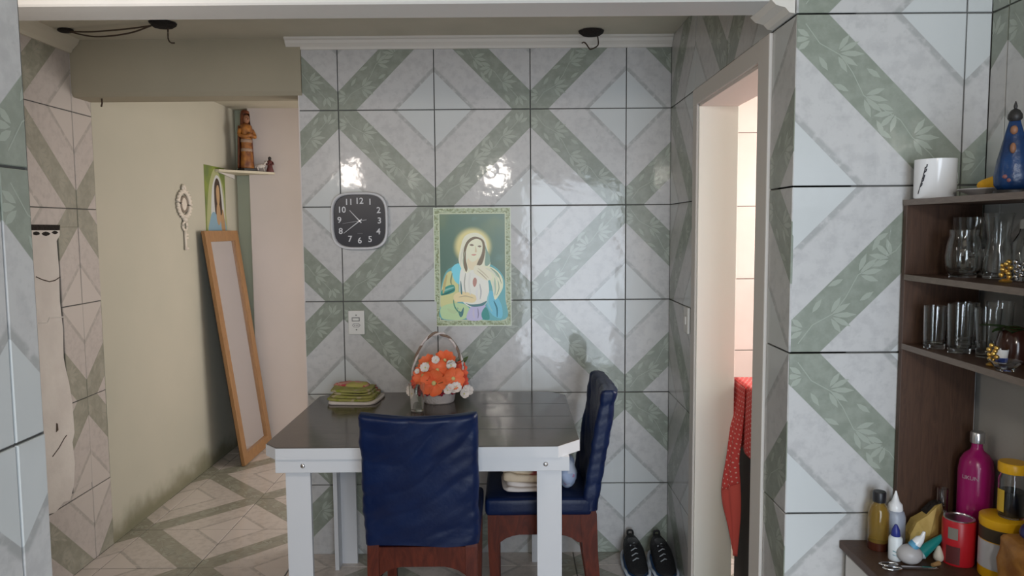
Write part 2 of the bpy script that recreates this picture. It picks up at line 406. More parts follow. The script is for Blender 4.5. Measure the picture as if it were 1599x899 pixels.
# seen from the room left-to-right is -Y : U = -Y, V = +Z, N = -X
lay(wall_right, 'w', (XR + TH, 0, 0), (0, -1, 0), (0, 0, 1), -D, -(YF + .0), 0, ZC - .002, -D, ZR, 0, holes=[H(DY0 - .095, DY1 + .072, -.1, DZ + .06)])
b = box(new(), XR + TH, 1.40, YF + TH, 2.12, 0, 2.62); wall_facing = struct('wall_facing', b, M['grout'])
lay(wall_facing, 'w', (0, YF + TH, 0), (1, 0, 0), (0, 0, 1), XR, XC, 0, 2.60, XR, ZR, 0)
b = box(new(), XC + TH, 1.40, -1.5, YF + .05, 0, 2.62); wkr = struct('wall_kitchen_right', b, M['grout'])
lay(wkr, 'w', (XC + TH, 0, 0), (0, -1, 0), (0, 0, 1), -YF, -.10, 1.46, 2.60, -YF - (2 * T - (XC - XR)) + T * 0, ZR, 1)
b = box(new(), XC, XC + TH, -1.4, YF, 0, 1.46); obj('plaster_lower', b, mat('grey_plaster', (.40, .385, .36), .8, bump=.1), wkr)
b = box(new(), XN - .12, XN - TH, -1.5, YN, 0, 2.62); wkl = struct('wall_kitchen_left', b, M['grout'])
lay(wkl, 'w', (XN - TH, 0, 0), (0, 1, 0), (0, 0, 1), -.10, YN, 0, 2.60, 1.178 - 3 * T, ZR, 0)
b = box(new(), XN - .12, XN - .003, YN, YN + .004, 0, 2.6); struct('trim_2', b, M['grout'])
b = box(new(), -2.20, XN - .12, YN - .1, YN, 0, ZC); struct('wall_near', b, M['plaster'])
b = box(new(), -.95, 1.40, -1.55, -1.45, 0, 2.62); struct('wall_rear', b, M['plaster'])
# side room
b = box(new(), .912, 2.75, 4.606, 4.72, 0, 2.6); wsr = struct('wall_side_room_back', b, M['grout'])
lay(wsr, 'p', (0, 4.606, 0), (1, 0, 0), (0, 0, 1), .912, 2.6, 0, 2.6, .905, 2.165 - 5 * T, 0)
b = box(new(), 2.62, 2.72, 1.9, 4.7, 0, 2.6); struct('wall_side_room_right', b, M['pink'])
b = box(new(), 1.40, 2.72, 2.0, 2.12, 0, 2.6); struct('wall_side_room_front', b, M['pink'])
# ceilings, beam
b = box(new(), -2.2, 2.75, 2.10, 5.75, ZC, ZC + .1); struct('ceiling', b, M['ceil'])
b = box(new(), -2.2, XN - .12, YN - .1, 2.10, ZC, ZC + .1); struct('ceiling_alcove', b, M['ceil'])
b = box(new(), XN - .12, 1.45, -1.55, 2.10, 2.60, 2.70); struct('ceiling_kitchen', b, M['ceil'])
b = new(); prism(b, [(2.003, 2.62), (2.003, 2.19), (2.008, 2.185), (2.136, 2.185), (2.14, 2.19), (2.14, 2.62)], -2.10, XR, 'x'); struct('ceiling_beam', b, mat('beam_paint', (.62, .61, .585), .8, bump=.08))
# mouldings
def cornice(pts, a0, a1, axis, name, m=M['molding']):
    return struct(name, prism(new(), pts, a0, a1, axis), m)
cornice([(D + .004, 2.425), (D - .010, 2.425), (D - .014, 2.436), (D - .030, 2.450), (D - .036, 2.462), (D - .048, 2.466), (D - .048, ZC), (D + .004, ZC)], -1.04, XR, 'x', 'trim_3')
b = new(); prism(b, [(XL - .004, 2.415), (XL + .012, 2.415), (XL + .020, 2.43), (XL + .045, 2.455), (XL + .055, ZC), (XL - .004, ZC)], YN, 3.50, 'y'); struct('trim_4', b, M['ceil'])
b = new(); prism(b, [(XR - .002, 2.150), (XR - .016, 2.152), (XR - .028, 2.165), (XR - .052, 2.172), (XR - .066, 2.186), (XR - .002, 2.186)], YF + .002, 2.165, 'y'); struct('trim_5', b, M['molding'])
# door lining and casing
dr = thing('door_1', 'doorway lining', 'door'); del dr['label'], dr['category']; dr['kind'] = 'structure'
obj('jamb', box(new(), XR + .004, .914, DY1 - .016, DY1 + .004, 0, DZ, .002), M['cream'], dr)
obj('jamb', box(new(), XR + .004, .914, DY0 - .004, DY0 + .016, 0, DZ, .002), M['cream'], dr)
obj('head_lining', box(new(), XR + .004, .914, DY0, DY1, DZ - .016, DZ + .004, .002), mat('pinkish_lining', (.70, .63, .59), .6), dr)
obj('casing', box(new(), XR - .008, XR + .008, DY0 - .092, DY0 + .006, 0, DZ + .058, .004), M['casing'], dr)
obj('casing', box(new(), XR - .004, XR + .008, DY1 - .004, DY1 + .058, 0, DZ + .058, .003), M['casing'], dr)
obj('head_casing', box(new(), XR - .006, XR + .0075, DY0 - .090, DY1 + .056, DZ - .006, DZ + .0575, .003), M['casing'], dr)
# patched plaster strip in the left wall
b = new()
edge = [(2.90, .345), (3.05, .335), (3.14, .36), (3.20, .345), (3.26, .37), (3.31, .36), (3.345, .42), (3.362, .52), (3.352, .62), (3.372, .66), (3.368, .80), (3.352, .90), (3.335, .96), (3.322, 1.02), (3.330, 1.15), (3.318, 1.28), (3.326, 1.42), (3.320, 1.55), (3.345, 1.575), (3.347, 1.612), (2.90, 1.612)]
prism(b, [(y, z) for y, z in edge], XL - .012, XL + .005, 'x')
bmesh.ops.triangulate(b, faces=[f for f in b.faces if len(f.verts) > 4])
patch = obj('plaster_patch', b, M['white_plaster'], wall_left)
for i, (dz, rr) in enumerate(((1.585, .012), (1.583, .014), (1.588, .011))):
    yy = 3.18 + i * .065
    pts = [(yy + rr * 1.9 * math.cos(a * PI / 4) * (1 + .2 * math.sin(3 * a + i)), dz + rr * .7 * math.sin(a * PI / 4)) for a in range(8)]
    obj('hole', prism(new(), pts, XL + .0045, XL + .0062, 'x'), M['blackrough'], patch)
obj('slot', prism(new(), [(2.92, 1.600), (3.345, 1.598), (3.350, 1.622), (2.92, 1.624)], XL + .0035, XL + .0066, 'x'), M['blackrough'], patch)
crk = tube(new(), [(XL + .0055, y, z) for y, z in ((3.16, 1.40), (3.20, 1.385), (3.25, 1.372), (3.29, 1.375), (3.33, 1.388))], .0024, 5); obj('crack', crk, M['rust'], patch)
crk = tube(new(), [(XL + .0055, y, z) for y, z in ((3.16, 1.20), (3.22, 1.195), (3.235, 1.215), (3.28, 1.21), (3.34, 1.205))], .003, 5); obj('crack', crk, M['casing'], patch)
crk = tube(new(), [(XL + .0055, y, z) for y, z in ((3.20, .60), (3.25, .625), (3.29, .655), (3.31, .665))], .0026, 5); obj('crack', crk, M['rust'], patch)
obj('chip', prism(new(), [(3.235, .70), (3.252, .705), (3.25, .735), (3.24, .74)], XL + .0045, XL + .0066, 'x'), M['rust'], patch)

# ------------------------------------------------------------------ table
TZ = .812; TX0, TX1, TY0, TY1 = -.908, .247, 2.600, 3.490
tb = thing('dining_table', 'white dining table with dark wood top and clipped corners against tiled wall', 'table')
ch = [(TX0 + .052, TY0), (TX1 - .085, TY0), (TX1, TY0 + .085), (TX1, TY1 - .075), (TX1 - .075, TY1), (TX0 + .075, TY1), (TX0, TY1 - .075), (TX0, TY0 + .055)]
obj('tabletop', prism(new(), ch, TZ - .044, TZ - .003), M['white_wood'], tb)
cxm, cym = (TX0 + TX1) / 2, (TY0 + TY1) / 2
ins = [(cxm + (x - cxm) * .996, cym + (y - cym) * .995) for x, y in ch]
obj('laminate_surface', prism(new(), ins, TZ - .0031, TZ), M['tabletop'], tb)
for gy in (2.83, 3.02, 3.24): obj('plank_seam', box(new(), -.135, TX1 - .012, gy - .0016, gy + .0016, TZ, TZ + .00025), M['black'], tb)
obj('apron', box(new(), -.862, .203, 2.612, 2.630, .715, TZ - .044, .002), M['white_wood'], tb)
obj('apron', box(new(), -.862, .203, 3.440, 3.458, .715, TZ - .044, .002), M['white_wood'], tb)
obj('apron', box(new(), -.862, -.844, 2.630, 3.440, .715, TZ - .044, .002), M['white_wood'], tb)
obj('apron', box(new(), .185, .203, 2.630, 3.440, .715, TZ - .044, .002), M['white_wood'], tb)
def lleg(x, y, sx, sy):
    b = new()
    pts = [(0, 0), (.090, 0), (.090, .018), (.018, .018), (.018, .090), (0, .090)]
    pts = [(x + sx * a, y + sy * c) for a, c in pts]
    prism(b, pts, 0, TZ - .05)
    return b
obj('leg', lleg(-.832, 2.634, 1, 1), M['white_wood'], tb); obj('leg', lleg(.176, 2.634, -1, 1), M['white_wood'], tb)
obj('leg', lleg(-.838, 3.434, 1, -1), M['white_wood'], tb); obj('leg', lleg(.176, 3.434, -1, -1), M['white_wood'], tb)
for x in (-.762, .117):
    o = obj('bolt', ball(new(), (x, 2.611, .741), .009, .005, .009), M['steel'], tb, smooth=9)

# ------------------------------------------------------------------ chairs (local: seat faces +y, origin on the floor under the seat)
def cover_back(w, zb, zt, th, yb, lean, seed, dip=.012):
    """closed fabric sleeve around the backrest, wrinkled"""
    b = new(); nv = 72; r = .020
    # uniform samples of a rounded rectangle (x, y, outward normal)
    sec = []
    nx, ny, nc = 44, 6, 5
    hx, hy = w / 2 - r, th / 2 - r
    for k in range(nx): sec.append((-hx + 2 * hx * k / nx, -th / 2, 0, -1))
    for k in range(nc): a = -PI / 2 + PI / 2 * k / nc; sec.append((hx + r * math.cos(a), -hy + r * math.sin(a), math.cos(a), math.sin(a)))
    for k in range(ny): sec.append((w / 2, -hy + 2 * hy * k / ny, 1, 0))
    for k in range(nc): a = PI / 2 * k / nc; sec.append((hx + r * math.cos(a), hy + r * math.sin(a), math.cos(a), math.sin(a)))
    for k in range(nx): sec.append((hx - 2 * hx * k / nx, th / 2, 0, 1))
    for k in range(nc): a = PI / 2 + PI / 2 * k / nc; sec.append((-hx + r * math.cos(a), hy + r * math.sin(a), math.cos(a), math.sin(a)))
    for k in range(ny): sec.append((-w / 2, hy - 2 * hy * k / ny, -1, 0))
    for k in range(nc): a = PI + PI / 2 * k / nc; sec.append((-hx + r * math.cos(a), -hy + r * math.sin(a), math.cos(a), math.sin(a)))
    n = len(sec)
    def wrinkle(x, z, k):
        u = x / (w / 2)
        # drag lines sweeping from the upper right corner across to the left, gathered at the right edge
        ph = z * 58 - 9.0 * u * (.35 + .65 * k) - 5 * u * u * k + 2.6 * nz(u * 1.4, z * 5, seed)
        env = (.25 + .75 * max(0., nz(u * 1.1 + 3, z * 7, seed + 2) + .45)) * (.55 + .45 * (u * .5 + .5))
        f = .0072 * env * (abs(math.sin(ph * .5)) ** .7 * 2 - 1.1)
        f += .0045 * nz(u * 2.2 - z * 3, z * 26 - u * 3, seed + 5) + .0030 * nz(u * 7, z * 40, seed + 9) * abs(u) ** 2
        return f
    rings = []
    for j in range(nv + 1):
        k = j / nv; z = zb + (zt - zb) * k; row = []
        for x, y, ax, ay in sec:
            bow = -.018 * (1 - (2 * x / w) ** 2)
            f = wrinkle(x, z, k) if abs(ay) > .2 else .5 * wrinkle(math.copysign(w / 2, x), z + y * .6, k)
            zz = z - dip * (1 - (2 * x / w) ** 2) * k ** 6 + .010 * nz(x * 9, seed, 2) * (1 - k) ** 5
            row.append(b.verts.new(((x + ax * f) * (1 - .02 * (1 - k)), yb - lean * k + bow + y + ay * f, zz)))
        rings.append(row)
    for r0, r1 in zip(rings, rings[1:]):
        for i in range(n): b.faces.new((r0[i], r0[(i + 1) % n], r1[(i + 1) % n], r1[i]))
    top = rings[-1]; prev = top
    for q, (f, dz) in enumerate(((.86, .008), (.5, .012), (.1, .012))):
        cur = []
        for v in top:
            mid = yb - lean - .018 * (1 - (2 * v.co.x / w) ** 2)
            cur.append(b.verts.new((v.co.x * (1 - .012 * (q + 1)), mid + (v.co.y - mid) * f, v.co.z + dz)))
        for i in range(n): b.faces.new((prev[i], prev[(i + 1) % n], cur[(i + 1) % n], cur[i]))
        prev = cur
    b.faces.new(prev)
    return b
def bm_v(b, p): return b.verts.new(p)
def chair(label, loc, rotz, seed, top=.975, zb=.505, w=.398, lean=.075, apz=(.405, .487)):
    t = thing('dining_chair', label, 'chair', loc, rotz, 'dining chairs with navy covers')
    obj('backrest_cover', cover_back(w, zb, top - .012, .062, -.185, lean, seed), M['bluefab'], t, smooth=9)
    # seat
    b = box(new(), -w / 2 + .002, w / 2 - .002, -.20, .215, apz[1] - .004, apz[1] + .068, .018, 3)
    bmesh.ops.subdivide_edges(b, edges=b.edges[:], cuts=3, use_grid_fill=True)
    for v in b.verts:
        v.co.z += .004 * nz(v.co.x * 12, v.co.y * 12, seed) + (.010 * (1 - (v.co.x / .2) ** 2) * (1 - (v.co.y / .21) ** 2) if v.co.z > apz[1] + .03 else 0)
    obj('seat_cover', b, M['bluefab'], t, smooth=9)
    # aprons with arched lower edge
    def arch(l0, l1, axis, c0, c1):
        n = 12; L = l1 - l0; pts = [(l0, apz[1])] + [(l0, apz[0] - .03)]
        for k in range(n + 1):
            s = k / n; pts.append((l0 + .02 + (L - .04) * s, apz[0] - .03 + .032 * min(1, 4.5 * min(s, 1 - s)) ** .6))
        pts += [(l1, apz[0] - .03), (l1, apz[1])]
        b = new(); prism(b, pts, c0, c1, axis); return b
    obj('apron', arch(-.165, .180, 'x', w / 2 - .033, w / 2 - .013), M['redwood'], t)
    obj('apron', arch(-.165, .180, 'x', -w / 2 + .013, -w / 2 + .033), M['redwood'], t)
    obj('apron', arch(-w / 2 + .03, w / 2 - .03, 'y', .178, .198), M['redwood'], t)
    b = arch(-w / 2 + .03, w / 2 - .03, 'y', -.206, -.184)
    obj('apron', b, M['redwood'], t)
    for sx in (-1, 1):
        x0 = sx * (w / 2 - .030)
        b = new()
        rings = []
        for z, y, h in ((0, .176, .013), (.2, .180, .017), (apz[0] - .02, .183, .022), (apz[1], .183, .022)):
            rings.append([b.verts.new((x0 + a * h, y + c * h, z)) for a, c in ((-1, -1), (1, -1), (1, 1), (-1, 1))])
        for r0, r1 in zip(rings, rings[1:]):
            for i in range(4): b.faces.new((r0[i], r0[(i + 1) % 4], r1[(i + 1) % 4], r1[i]))
        b.faces.new(rings[0][::-1]); b.faces.new(rings[-1])
        obj('leg', b, M['redwood'], t)
        b = new(); rings = []
        for z, y, h in ((0, -.235, .017), (.15, -.215, .021), (.33, -.193, .029), (apz[1], -.186, .032), (.53, -.188, .024)):
            rings.append([b.verts.new((x0 + a * .020, y + c * h * (.75 if z > .5 else 1), z)) for a, c in ((-1, -1), (1, -1), (1, 1), (-1, 1))])
        for r0, r1 in zip(rings, rings[1:]):
            for i in range(4): b.faces.new((r0[i], r0[(i + 1) % 4], r1[(i + 1) % 4], r1[i]))
        b.faces.new(rings[0][::-1]); b.faces.new(rings[-1])
        obj('leg', b, M['redwood'], t)
    return t
chair('navy covered dining chair with its back to the viewer, pushed in at the table front', (-.314, 2.655, 0), 0, 1.3, top=.985, zb=.520, w=.396, lean=.055, apz=(.435, .507))
chair('navy covered dining chair at the right table end, holding clothes', (.104, 2.965, 0), PI / 2, 5.1)

# ------------------------------------------------------------------ folded textiles
def folded(name, label, loc, w, d, h, layers, mats_, rotz, seed, cat='cloth', taper=.08):
    t = thing(name, label, cat, loc, rotz)
    lh = h / layers
    for k in range(layers):
        f = 1 - taper * k / max(1, layers - 1) * (1 + .3 * math.sin(k * 2 + seed))
        b = new(); n = 30; m = 5
        rings = []
        for (zz, sh) in ((0, .97), (.22, 1.), (.6, 1.), (.92, .985), (1., .90), (1., .45)):
            r = []
            for i in range(n):
                a = 2 * PI * i / n; ca, sa = math.cos(a), math.sin(a)
                x = w / 2 * f * sh * math.copysign(abs(ca) ** .38, ca); y = d / 2 * f * sh * math.copysign(abs(sa) ** .38, sa)
                wob = 1 + .05 * nz(ca * 2 + k * 3, sa * 2, seed) 
                z = k * lh + zz * lh * (1 + .45 * nz(x * 22, y * 22, seed + k)) + (.0 if k == 0 else .004 * nz(x * 18, y * 18, seed))
                z += zz * .012 * nz(x * 9, y * 9, seed + 5) * (k + 1) / layers
                r.append(b.verts.new((x * wob + .008 * math.sin(k * 2.3 + seed), y * wob + .006 * math.cos(k * 3 + seed), max(0, z))))
            rings.append(r)
        for r0, r1 in zip(rings, rings[1:]):
            for i in range(n): b.faces.new((r0[i], r0[(i + 1) % n], r1[(i + 1) % n], r1[i]))
        b.faces.new(rings[0][::-1]); b.faces.new(rings[-1])
        obj('fold', b, mats_[k % len(mats_)], t, smooth=9)
    return t
def print_mat(name, base, spots, scale, thr=.52, rough=.85):
    """fabric with coloured printed blotches"""
    m = bpy.data.materials.new(name); m.use_nodes = True; nt = m.node_tree; b = nt.nodes['Principled BSDF']
    tc = nt.nodes.new('ShaderNodeTexCoord'); c = base
    for i, (col, sc, lo) in enumerate(spots):
        mp = nt.nodes.new('ShaderNodeMapping'); mp.inputs['Location'].default_value = (i * 3.7, i * 1.3, i * .9); nt.links.new(tc.outputs['Object'], mp.inputs[0])
        n = nt.nodes.new('ShaderNodeTexNoise'); n.inputs['Scale'].default_value = sc; n.inputs['Detail'].default_value = 1.5
        nt.links.new(mp.outputs[0], n.inputs['Vector'])
        c = mixc(nt, smooth_step(nt, n.outputs['Fac'], lo, lo + .04), c, col)
    nt.links.new(c, b.inputs['Base Color']); b.inputs['Roughness'].default_value = rough
    n = nt.nodes.new('ShaderNodeTexNoise'); n.inputs['Scale'].default_value = 45; nt.links.new(tc.outputs['Object'], n.inputs['Vector'])
    bp = nt.nodes.new('ShaderNodeBump'); bp.inputs['Strength'].default_value = .3; bp.inputs['Distance'].default_value = .006
    nt.links.new(n.outputs['Fac'], bp.inputs['Height']); nt.links.new(bp.outputs[0], b.inputs['Normal'])
    return m
M['olivefab'] = print_mat('olive_floral_fabric', (.30, .285, .085), [((.42, .36, .22), 20, .58), ((.40, .06, .07), 17, .66), ((.22, .25, .03), 34, .58)], 10)
M['pinkfab'] = print_mat('rose_floral_fabric', (.55, .28, .22), [((.42, .05, .07), 20, .50), ((.40, .36, .10), 14, .56)], 10)
M['creamfab'] = print_mat('cream_floral_fabric', (.62, .50, .36), [((.40, .07, .07), 9, .60), ((.12, .18, .07), 14, .64)], 10)
M['whitefab'] = mat('white_cotton', (.62, .56, .52), .85, bump=.3, bscale=40)
M['palebluefab'] = print_mat('pale_blue_fabric', (.33, .40, .56), [((.48, .53, .64), 18, .5), ((.40, .18, .30), 26, .66)], 10)
cl = folded('folded_tablecloth', 'folded olive floral cloth lying on the left end of the table', (-.722, 3.345, TZ), .225, .215, .062, 5, [M['whitefab'], M['olivefab'], M['olivefab'], M['olivefab'], M['olivefab']], -.06, 2.2, taper=.22)
b = new(); lathe(b, [(.070, 0), (.078, .006), (.066, .016), (.03, .02)], 20, (-.028, .035, .054), sx=1.1, sy=.65)
for v in b.verts: v.co.z += .006 * nz(v.co.x * 30, v.co.y * 30, 1)
obj('rose_print_fold', b, M['pinkfab'], cl, smooth=9)
SZ = .487 + .083
folded('folded_shirt', 'white folded shirt at the bottom of the clothes on the chair seat', (.060, 2.90, SZ), .20, .20, .030, 2, [M['whitefab']], .05, 4.2, 'clothing')
folded('folded_dress', 'cream floral folded garment on top of the white shirt on the chair', (.055, 2.905, SZ + .037), .20, .20, .056, 2, [M['creamfab']], -.08, 8.8, 'clothing')
b = new(); ball(b, (0, 0, 0), .042, .09, .062, 20, 14)
for v in b.verts: v.co += v.co.normalized() * .012 * nz(v.co.x * 26, v.co.y * 20, v.co.z * 26)
tag(obj('rolled_towel', b, M['palebluefab'], None, (.212, 2.895, SZ + .058), smooth=9), 'pale blue crumpled towel between the clothes and the chair back', 'towel')

# ------------------------------------------------------------------ flower basket and glass
M['wicker'] = mat('white_wicker', (.68, .62, .60), .7, bump=.6, bscale=120)
M['petal'] = mat('orange_petal', (.80, .125, .035), .6, col2=(.86, .20, .075), cscale=20)
M['petal2'] = mat('red_orange_petal', (.72, .075, .045), .6, col2=(.80, .13, .06), cscale=20)
M['leafgreen'] = mat('artificial_leaf', (.10, .16, .05), .6)
M['whitepetal'] = mat('white_petal', (.78, .72, .68), .7)
M['redrib'] = mat('crimson_ribbon', (.42, .02, .05), .45)
M['pollen'] = mat('pale_pollen', (.62, .58, .25), .8)
BX, BY = -.335, 3.30
fb = thing('flower_basket', 'white wicker basket of orange artificial flowers with a hoop handle', 'basket', (BX, BY, TZ))
b = new()
prof = [(.066, 0), (.070, .006), (.074, .03), (.080, .055), (.088, .075), (.090, .082), (.083, .082), (.06, .03)]
lathe(b, prof, 48, cap1=True)
for v in b.verts:
    a = math.atan2(v.co.y, v.co.x); v.co.xy *= 1 + .022 * math.sin(a * 24 + round(v.co.z / .02) * PI)
obj('basket_body', b, M['wicker'], fb, smooth=9)
for ph in (0, PI):
    b = new(); pts = []
    for i in range(61):
        s = i / 60; a = PI * s; tw = 34 * s + ph
        x = -.118 * math.cos(a); z = .05 + .26 * math.sin(a) ** .85
        pts.append((x + .005 * math.cos(tw) * math.cos(a), .005 * math.sin(tw), z + .005 * math.cos(tw) * math.sin(a)))
    tube(b, pts, .0058, 6)
    obj('handle_strand', b, M['wicker'] if ph == 0 else mat('brown_cane', (.22, .15, .11), .7), fb, smooth=9)
b = new()
for i in range(26):
    a = PI + PI * i / 25 - .2 * (1); ball(b, (.088 * math.cos(a), .088 * math.sin(a) - .006, .060 + .010 * math.sin(i * 1.1)), .0075, u=8, v=6)
obj('bead_garland', b, M['redrib'], fb, smooth=9)
def petal_flower(c, nrm, r, m, n=5, cup=.35, seed=0):
    nrm = Vector(nrm).normalized(); q = nrm.to_track_quat('Z', 'Y')
    b = new()
    for k in range(n):
        a0 = 2 * PI * k / n + seed; rows = []
        for (rr, ww, hh) in ((.12, .16, 0), (.45, .42, .06), (.8, .52, .14), (1., .30, .24)):
            row = []
            for s in (-1, -.5, 0, .5, 1):
                p = Vector((rr * r, s * ww * r, (hh + cup * .3 * abs(s)) * r * (1 + cup) + .02 * r * math.sin(k * 3 + s * 2)))
                row.append(b.verts.new(Vector(c) + q @ (Matrix.Rotation(a0, 3, 'Z') @ p)))
            rows.append(row)
        for r0, r1 in zip(rows, rows[1:]):
            for i in range(4): b.faces.new((r0[i], r0[i + 1], r1[i + 1], r1[i]))
    f = obj('flower', b, m, fb, smooth=9)
    b = new(); ball(b, Vector(c) + q @ Vector((0, 0, .05 * r)), r * .20, u=10, v=6)
    obj('flower_centre', b, M['pollen'], f, smooth=9)
for i, (x, y, z, nx, ny, nzv, r, m) in enumerate((
        (-.010, -.105, .115, -.1, -1, .25, .062, 'petal'), (.072, -.085, .135, .45, -1, .3, .052, 'petal'), (-.060, -.075, .150, -.5, -1, .4, .048, 'petal'),
        (.002, -.070, .180, 0, -.9, .5, .050, 'petal'), (-.045, -.02, .205, -.4, -.7, .8, .045, 'petal'), (.030, -.015, .222, .2, -.7, .8, .050, 'petal'),
        (.095, -.02, .165, .9, -.6, .4, .044, 'petal2'), (-.095, -.04, .110, -.9, -.6, .3, .034, 'petal2'), (.108, -.045, .105, .9, -.6, .1, .034, 'petal2'),
        (-.02, .05, .19, -.3, .5, .8, .05, 'petal2'), (.05, .06, .17, .4, .6, .7, .05, 'petal2'), (-.07, .05, .14, -.8, .5, .5, .045, 'petal2'))):
    petal_flower((x, y, .07 + (z - .07) * .78), (nx, ny, nzv), r * .92, M[m], 5, .35, i * .7)
for i, (x, y, z) in enumerate(((-.005, -.06, .235), (.062, -.06, .205), (-.085, -.07, .175), (-.048, -.09, .200), (.05, -.115, .08), (.075, -.105, .075), (.085, -.095, .09), (.062, -.11, .095), (.125, -.05, .07), (.132, -.03, .055), (-.125, -.05, .075), (-.115, -.07, .06), (.118, -.06, .045), (-.13, -.03, .055))):
    petal_flower((x, y - .006, .06 + (z - .06) * .8), (x * 4, -1, .5), .018 + .006 * math.sin(i * 2.3), M['whitepetal'], 5, .5, i)
b = new()
for i in range(34):
    a = i * 2.399; rr = .045 + .07 * ((i * .37) % 1); z = .07 + .12 * ((i * .61) % 1)
    c = Vector((rr * math.cos(a), rr * math.sin(a), z)); d = Vector((math.cos(a + .5), math.sin(a + .5), .5)).normalized(); s = d.cross(Vector((0, 0, 1))).normalized()
    L = .045; vs = [b.verts.new(c), b.verts.new(c + d * L * .5 + s * .012), b.verts.new(c + d * L), b.verts.new(c + d * L * .5 - s * .012)]
    b.faces.new(vs)
obj('foliage', b, M['leafgreen'], fb)
b = new(); prof = [(.0, .0), (.0255, 0), (.027, .003), (.0355, .118), (.034, .118), (.026, .008), (.0, .008)]
lathe(b, prof, 32, cap0=False, cap1=False); bmesh.ops.remove_doubles(b, verts=b.verts, dist=1e-5)
tag(obj('drinking_glass', b, M['glass'], None, (-.412, 3.128, TZ + .0003), smooth=.7), 'clear drinking glass on the table in front of the flower basket', 'glass')

# ------------------------------------------------------------------ clock
ck = thing('wall_clock', 'black faced square wall clock with rounded corners and a white rim', 'clock', (-.716, D, 1.631))
def superell(a, n=64, e=.42, bb=None):
    bb = bb or a
    return [(a * math.copysign(abs(math.cos(2 * PI * i / n)) ** e * 1, math.cos(2 * PI * i / n)), bb * math.copysign(abs(math.sin(2 * PI * i / n)) ** e, math.sin(2 * PI * i / n))) for i in range(n)]
def rim(bm, a_list, mi=0):
    rings = [[bm.verts.new((x, y, z)) for x, z in superell(a, e=.55)] for a, y in a_list]; n = 64
    for r0, r1 in zip(rings, rings[1:]):
        for i in range(n): bm.faces.new((r0[i], r1[i], r1[(i + 1) % n], r0[(i + 1) % n]))
    return rings
b = new(); rg = rim(b, [(.134, -.001), (.136, -.018), (.133, -.034), (.126, -.037), (.123, -.033), (.1225, -.016)]); bmesh.ops.recalc_face_normals(b, faces=b.faces[:])
obj('rim', b, mat('clock_rim', (.66, .66, .68), .35), ck, smooth=.8)
b = new(); b.faces.new([b.verts.new((x, -.018, z)) for x, z in superell(.1235, e=.55)]); bmesh.ops.recalc_face_normals(b, faces=b.faces[:])
for f in b.faces:
    if f.normal.y > 0: f.normal_flip()
obj('clock_face', b, mat('clock_face_navy_black', (.012, .014, .024), .35), ck)
M['numer'] = mat('pale_numeral', (.62, .62, .65), .4)
def text_mesh(txt, size, depth=.0006, bold=0.):
    cu = bpy.data.curves.new('lettering', 'FONT'); cu.body = txt; cu.size = size; cu.align_x = 'CENTER'; cu.align_y = 'CENTER'; cu.extrude = depth; cu.offset = bold; cu.resolution_u = 3
    o = bpy.data.objects.new('lettering', cu); C.objects.link(o); bpy.context.view_layer.update()
    me = bpy.data.meshes.new_from_object(o.evaluated_get(bpy.context.evaluated_depsgraph_get()))
    bpy.data.objects.remove(o); bpy.data.curves.remove(cu)
    return me
def text_part(name, txt, size, m, parent, loc, rot=(PI / 2, 0, 0), bold=0.):
    me = text_mesh(txt, size, bold=bold); me.materials.clear(); me.materials.append(m)
    o = bpy.data.objects.new(name, me); C.objects.link(o); o.parent = parent; o.location = loc; o.rotation_euler = rot
    return o
for t_, x, z in (('12', 0, .093), ('1', .050, .088), ('2', .090, .049), ('3', .093, 0), ('4', .087, -.051), ('5', .047, -.087), ('6', -.002, -.093), ('7', -.048, -.085), ('8', -.091, -.048), ('9', -.096, .004), ('10', -.084, .052), ('11', -.050, .088)):
    text_part('numeral', t_, .040, M['numer'], ck, (x, -.0188, z), bold=.0006)
def hand(name, tx, tz, w, tail, y):
    L = math.hypot(tx, tz); dx, dz = tx / L, tz / L
    pts = [(-dx * tail - dz * w, -dz * tail + dx * w), (tx - dz * w * .35, tz + dx * w * .35), (tx + dz * w * .35, tz - dx * w * .35), (-dx * tail + dz * w, -dz * tail - dx * w)]
    obj(name, prism(new(), pts, y, y + .0008, 'y'), M['numer'], ck)
hand('hour_hand', -.046, .050, .0028, .012, -.0225); hand('minute_hand', -.076, -.058, .0026, .014, -.0245); hand('second_hand', -.080, -.012, .0009, .034, -.0262)
obj('centre_pin', lathe(new(), [(.004, 0), (.004, .009)], 12), M['silver'], ck, smooth=.6).matrix_local = Matrix.Translation((0, -.018, 0)) @ Matrix.Rotation(PI / 2, 4, 'X')
text_part('maker_mark', '▬▬', .012, mat('grey_mark', (.10, .10, .11), .5), ck, (0, -.0188, -.058))

# ------------------------------------------------------------------ devotional poster (flat print: thin layers of ink on a sheet)
def flat(parent, name, pts, lvl, col, W_, H_, ang=None, rough=.35, smooth=True, m=None):
    """pts in 0..1 of the sheet (u right, v down); sheet lies in local x-z, facing -y"""
    p = spline(pts, 5) if smooth else pts
    b = new(); vs = [b.verts.new(((u - .5) * W_, -.0014 - lvl * .00012, (.5 - v) * H_)) for u, v in p]
    f = b.faces.new(vs); b.normal_update()
    if f.normal.y > 0: f.normal_flip()
    bmesh.ops.triangulate(b, faces=b.faces[:])
    return obj(name, b, m or mat('ink', col, rough), parent)
M['posterborder'] = print_mat('ornate_poster_border', (.42, .50, .33), [((.26, .31, .16), 75, .50), ((.55, .62, .42), 110, .56)], 10, rough=.35)
def poster_bg(name, c1, c2, c3, sc):
    m = print_mat(name, c1, [(c2, sc, .45), (c3, sc * 1.7, .58)], 10, rough=.3)
    for n in m.node_tree.nodes:
        if n.type == 'MAP_RANGE': n.inputs[2].default_value = n.inputs[1].default_value + .25
        if n.type == 'BUMP': n.inputs['Strength'].default_value = 0
    return m
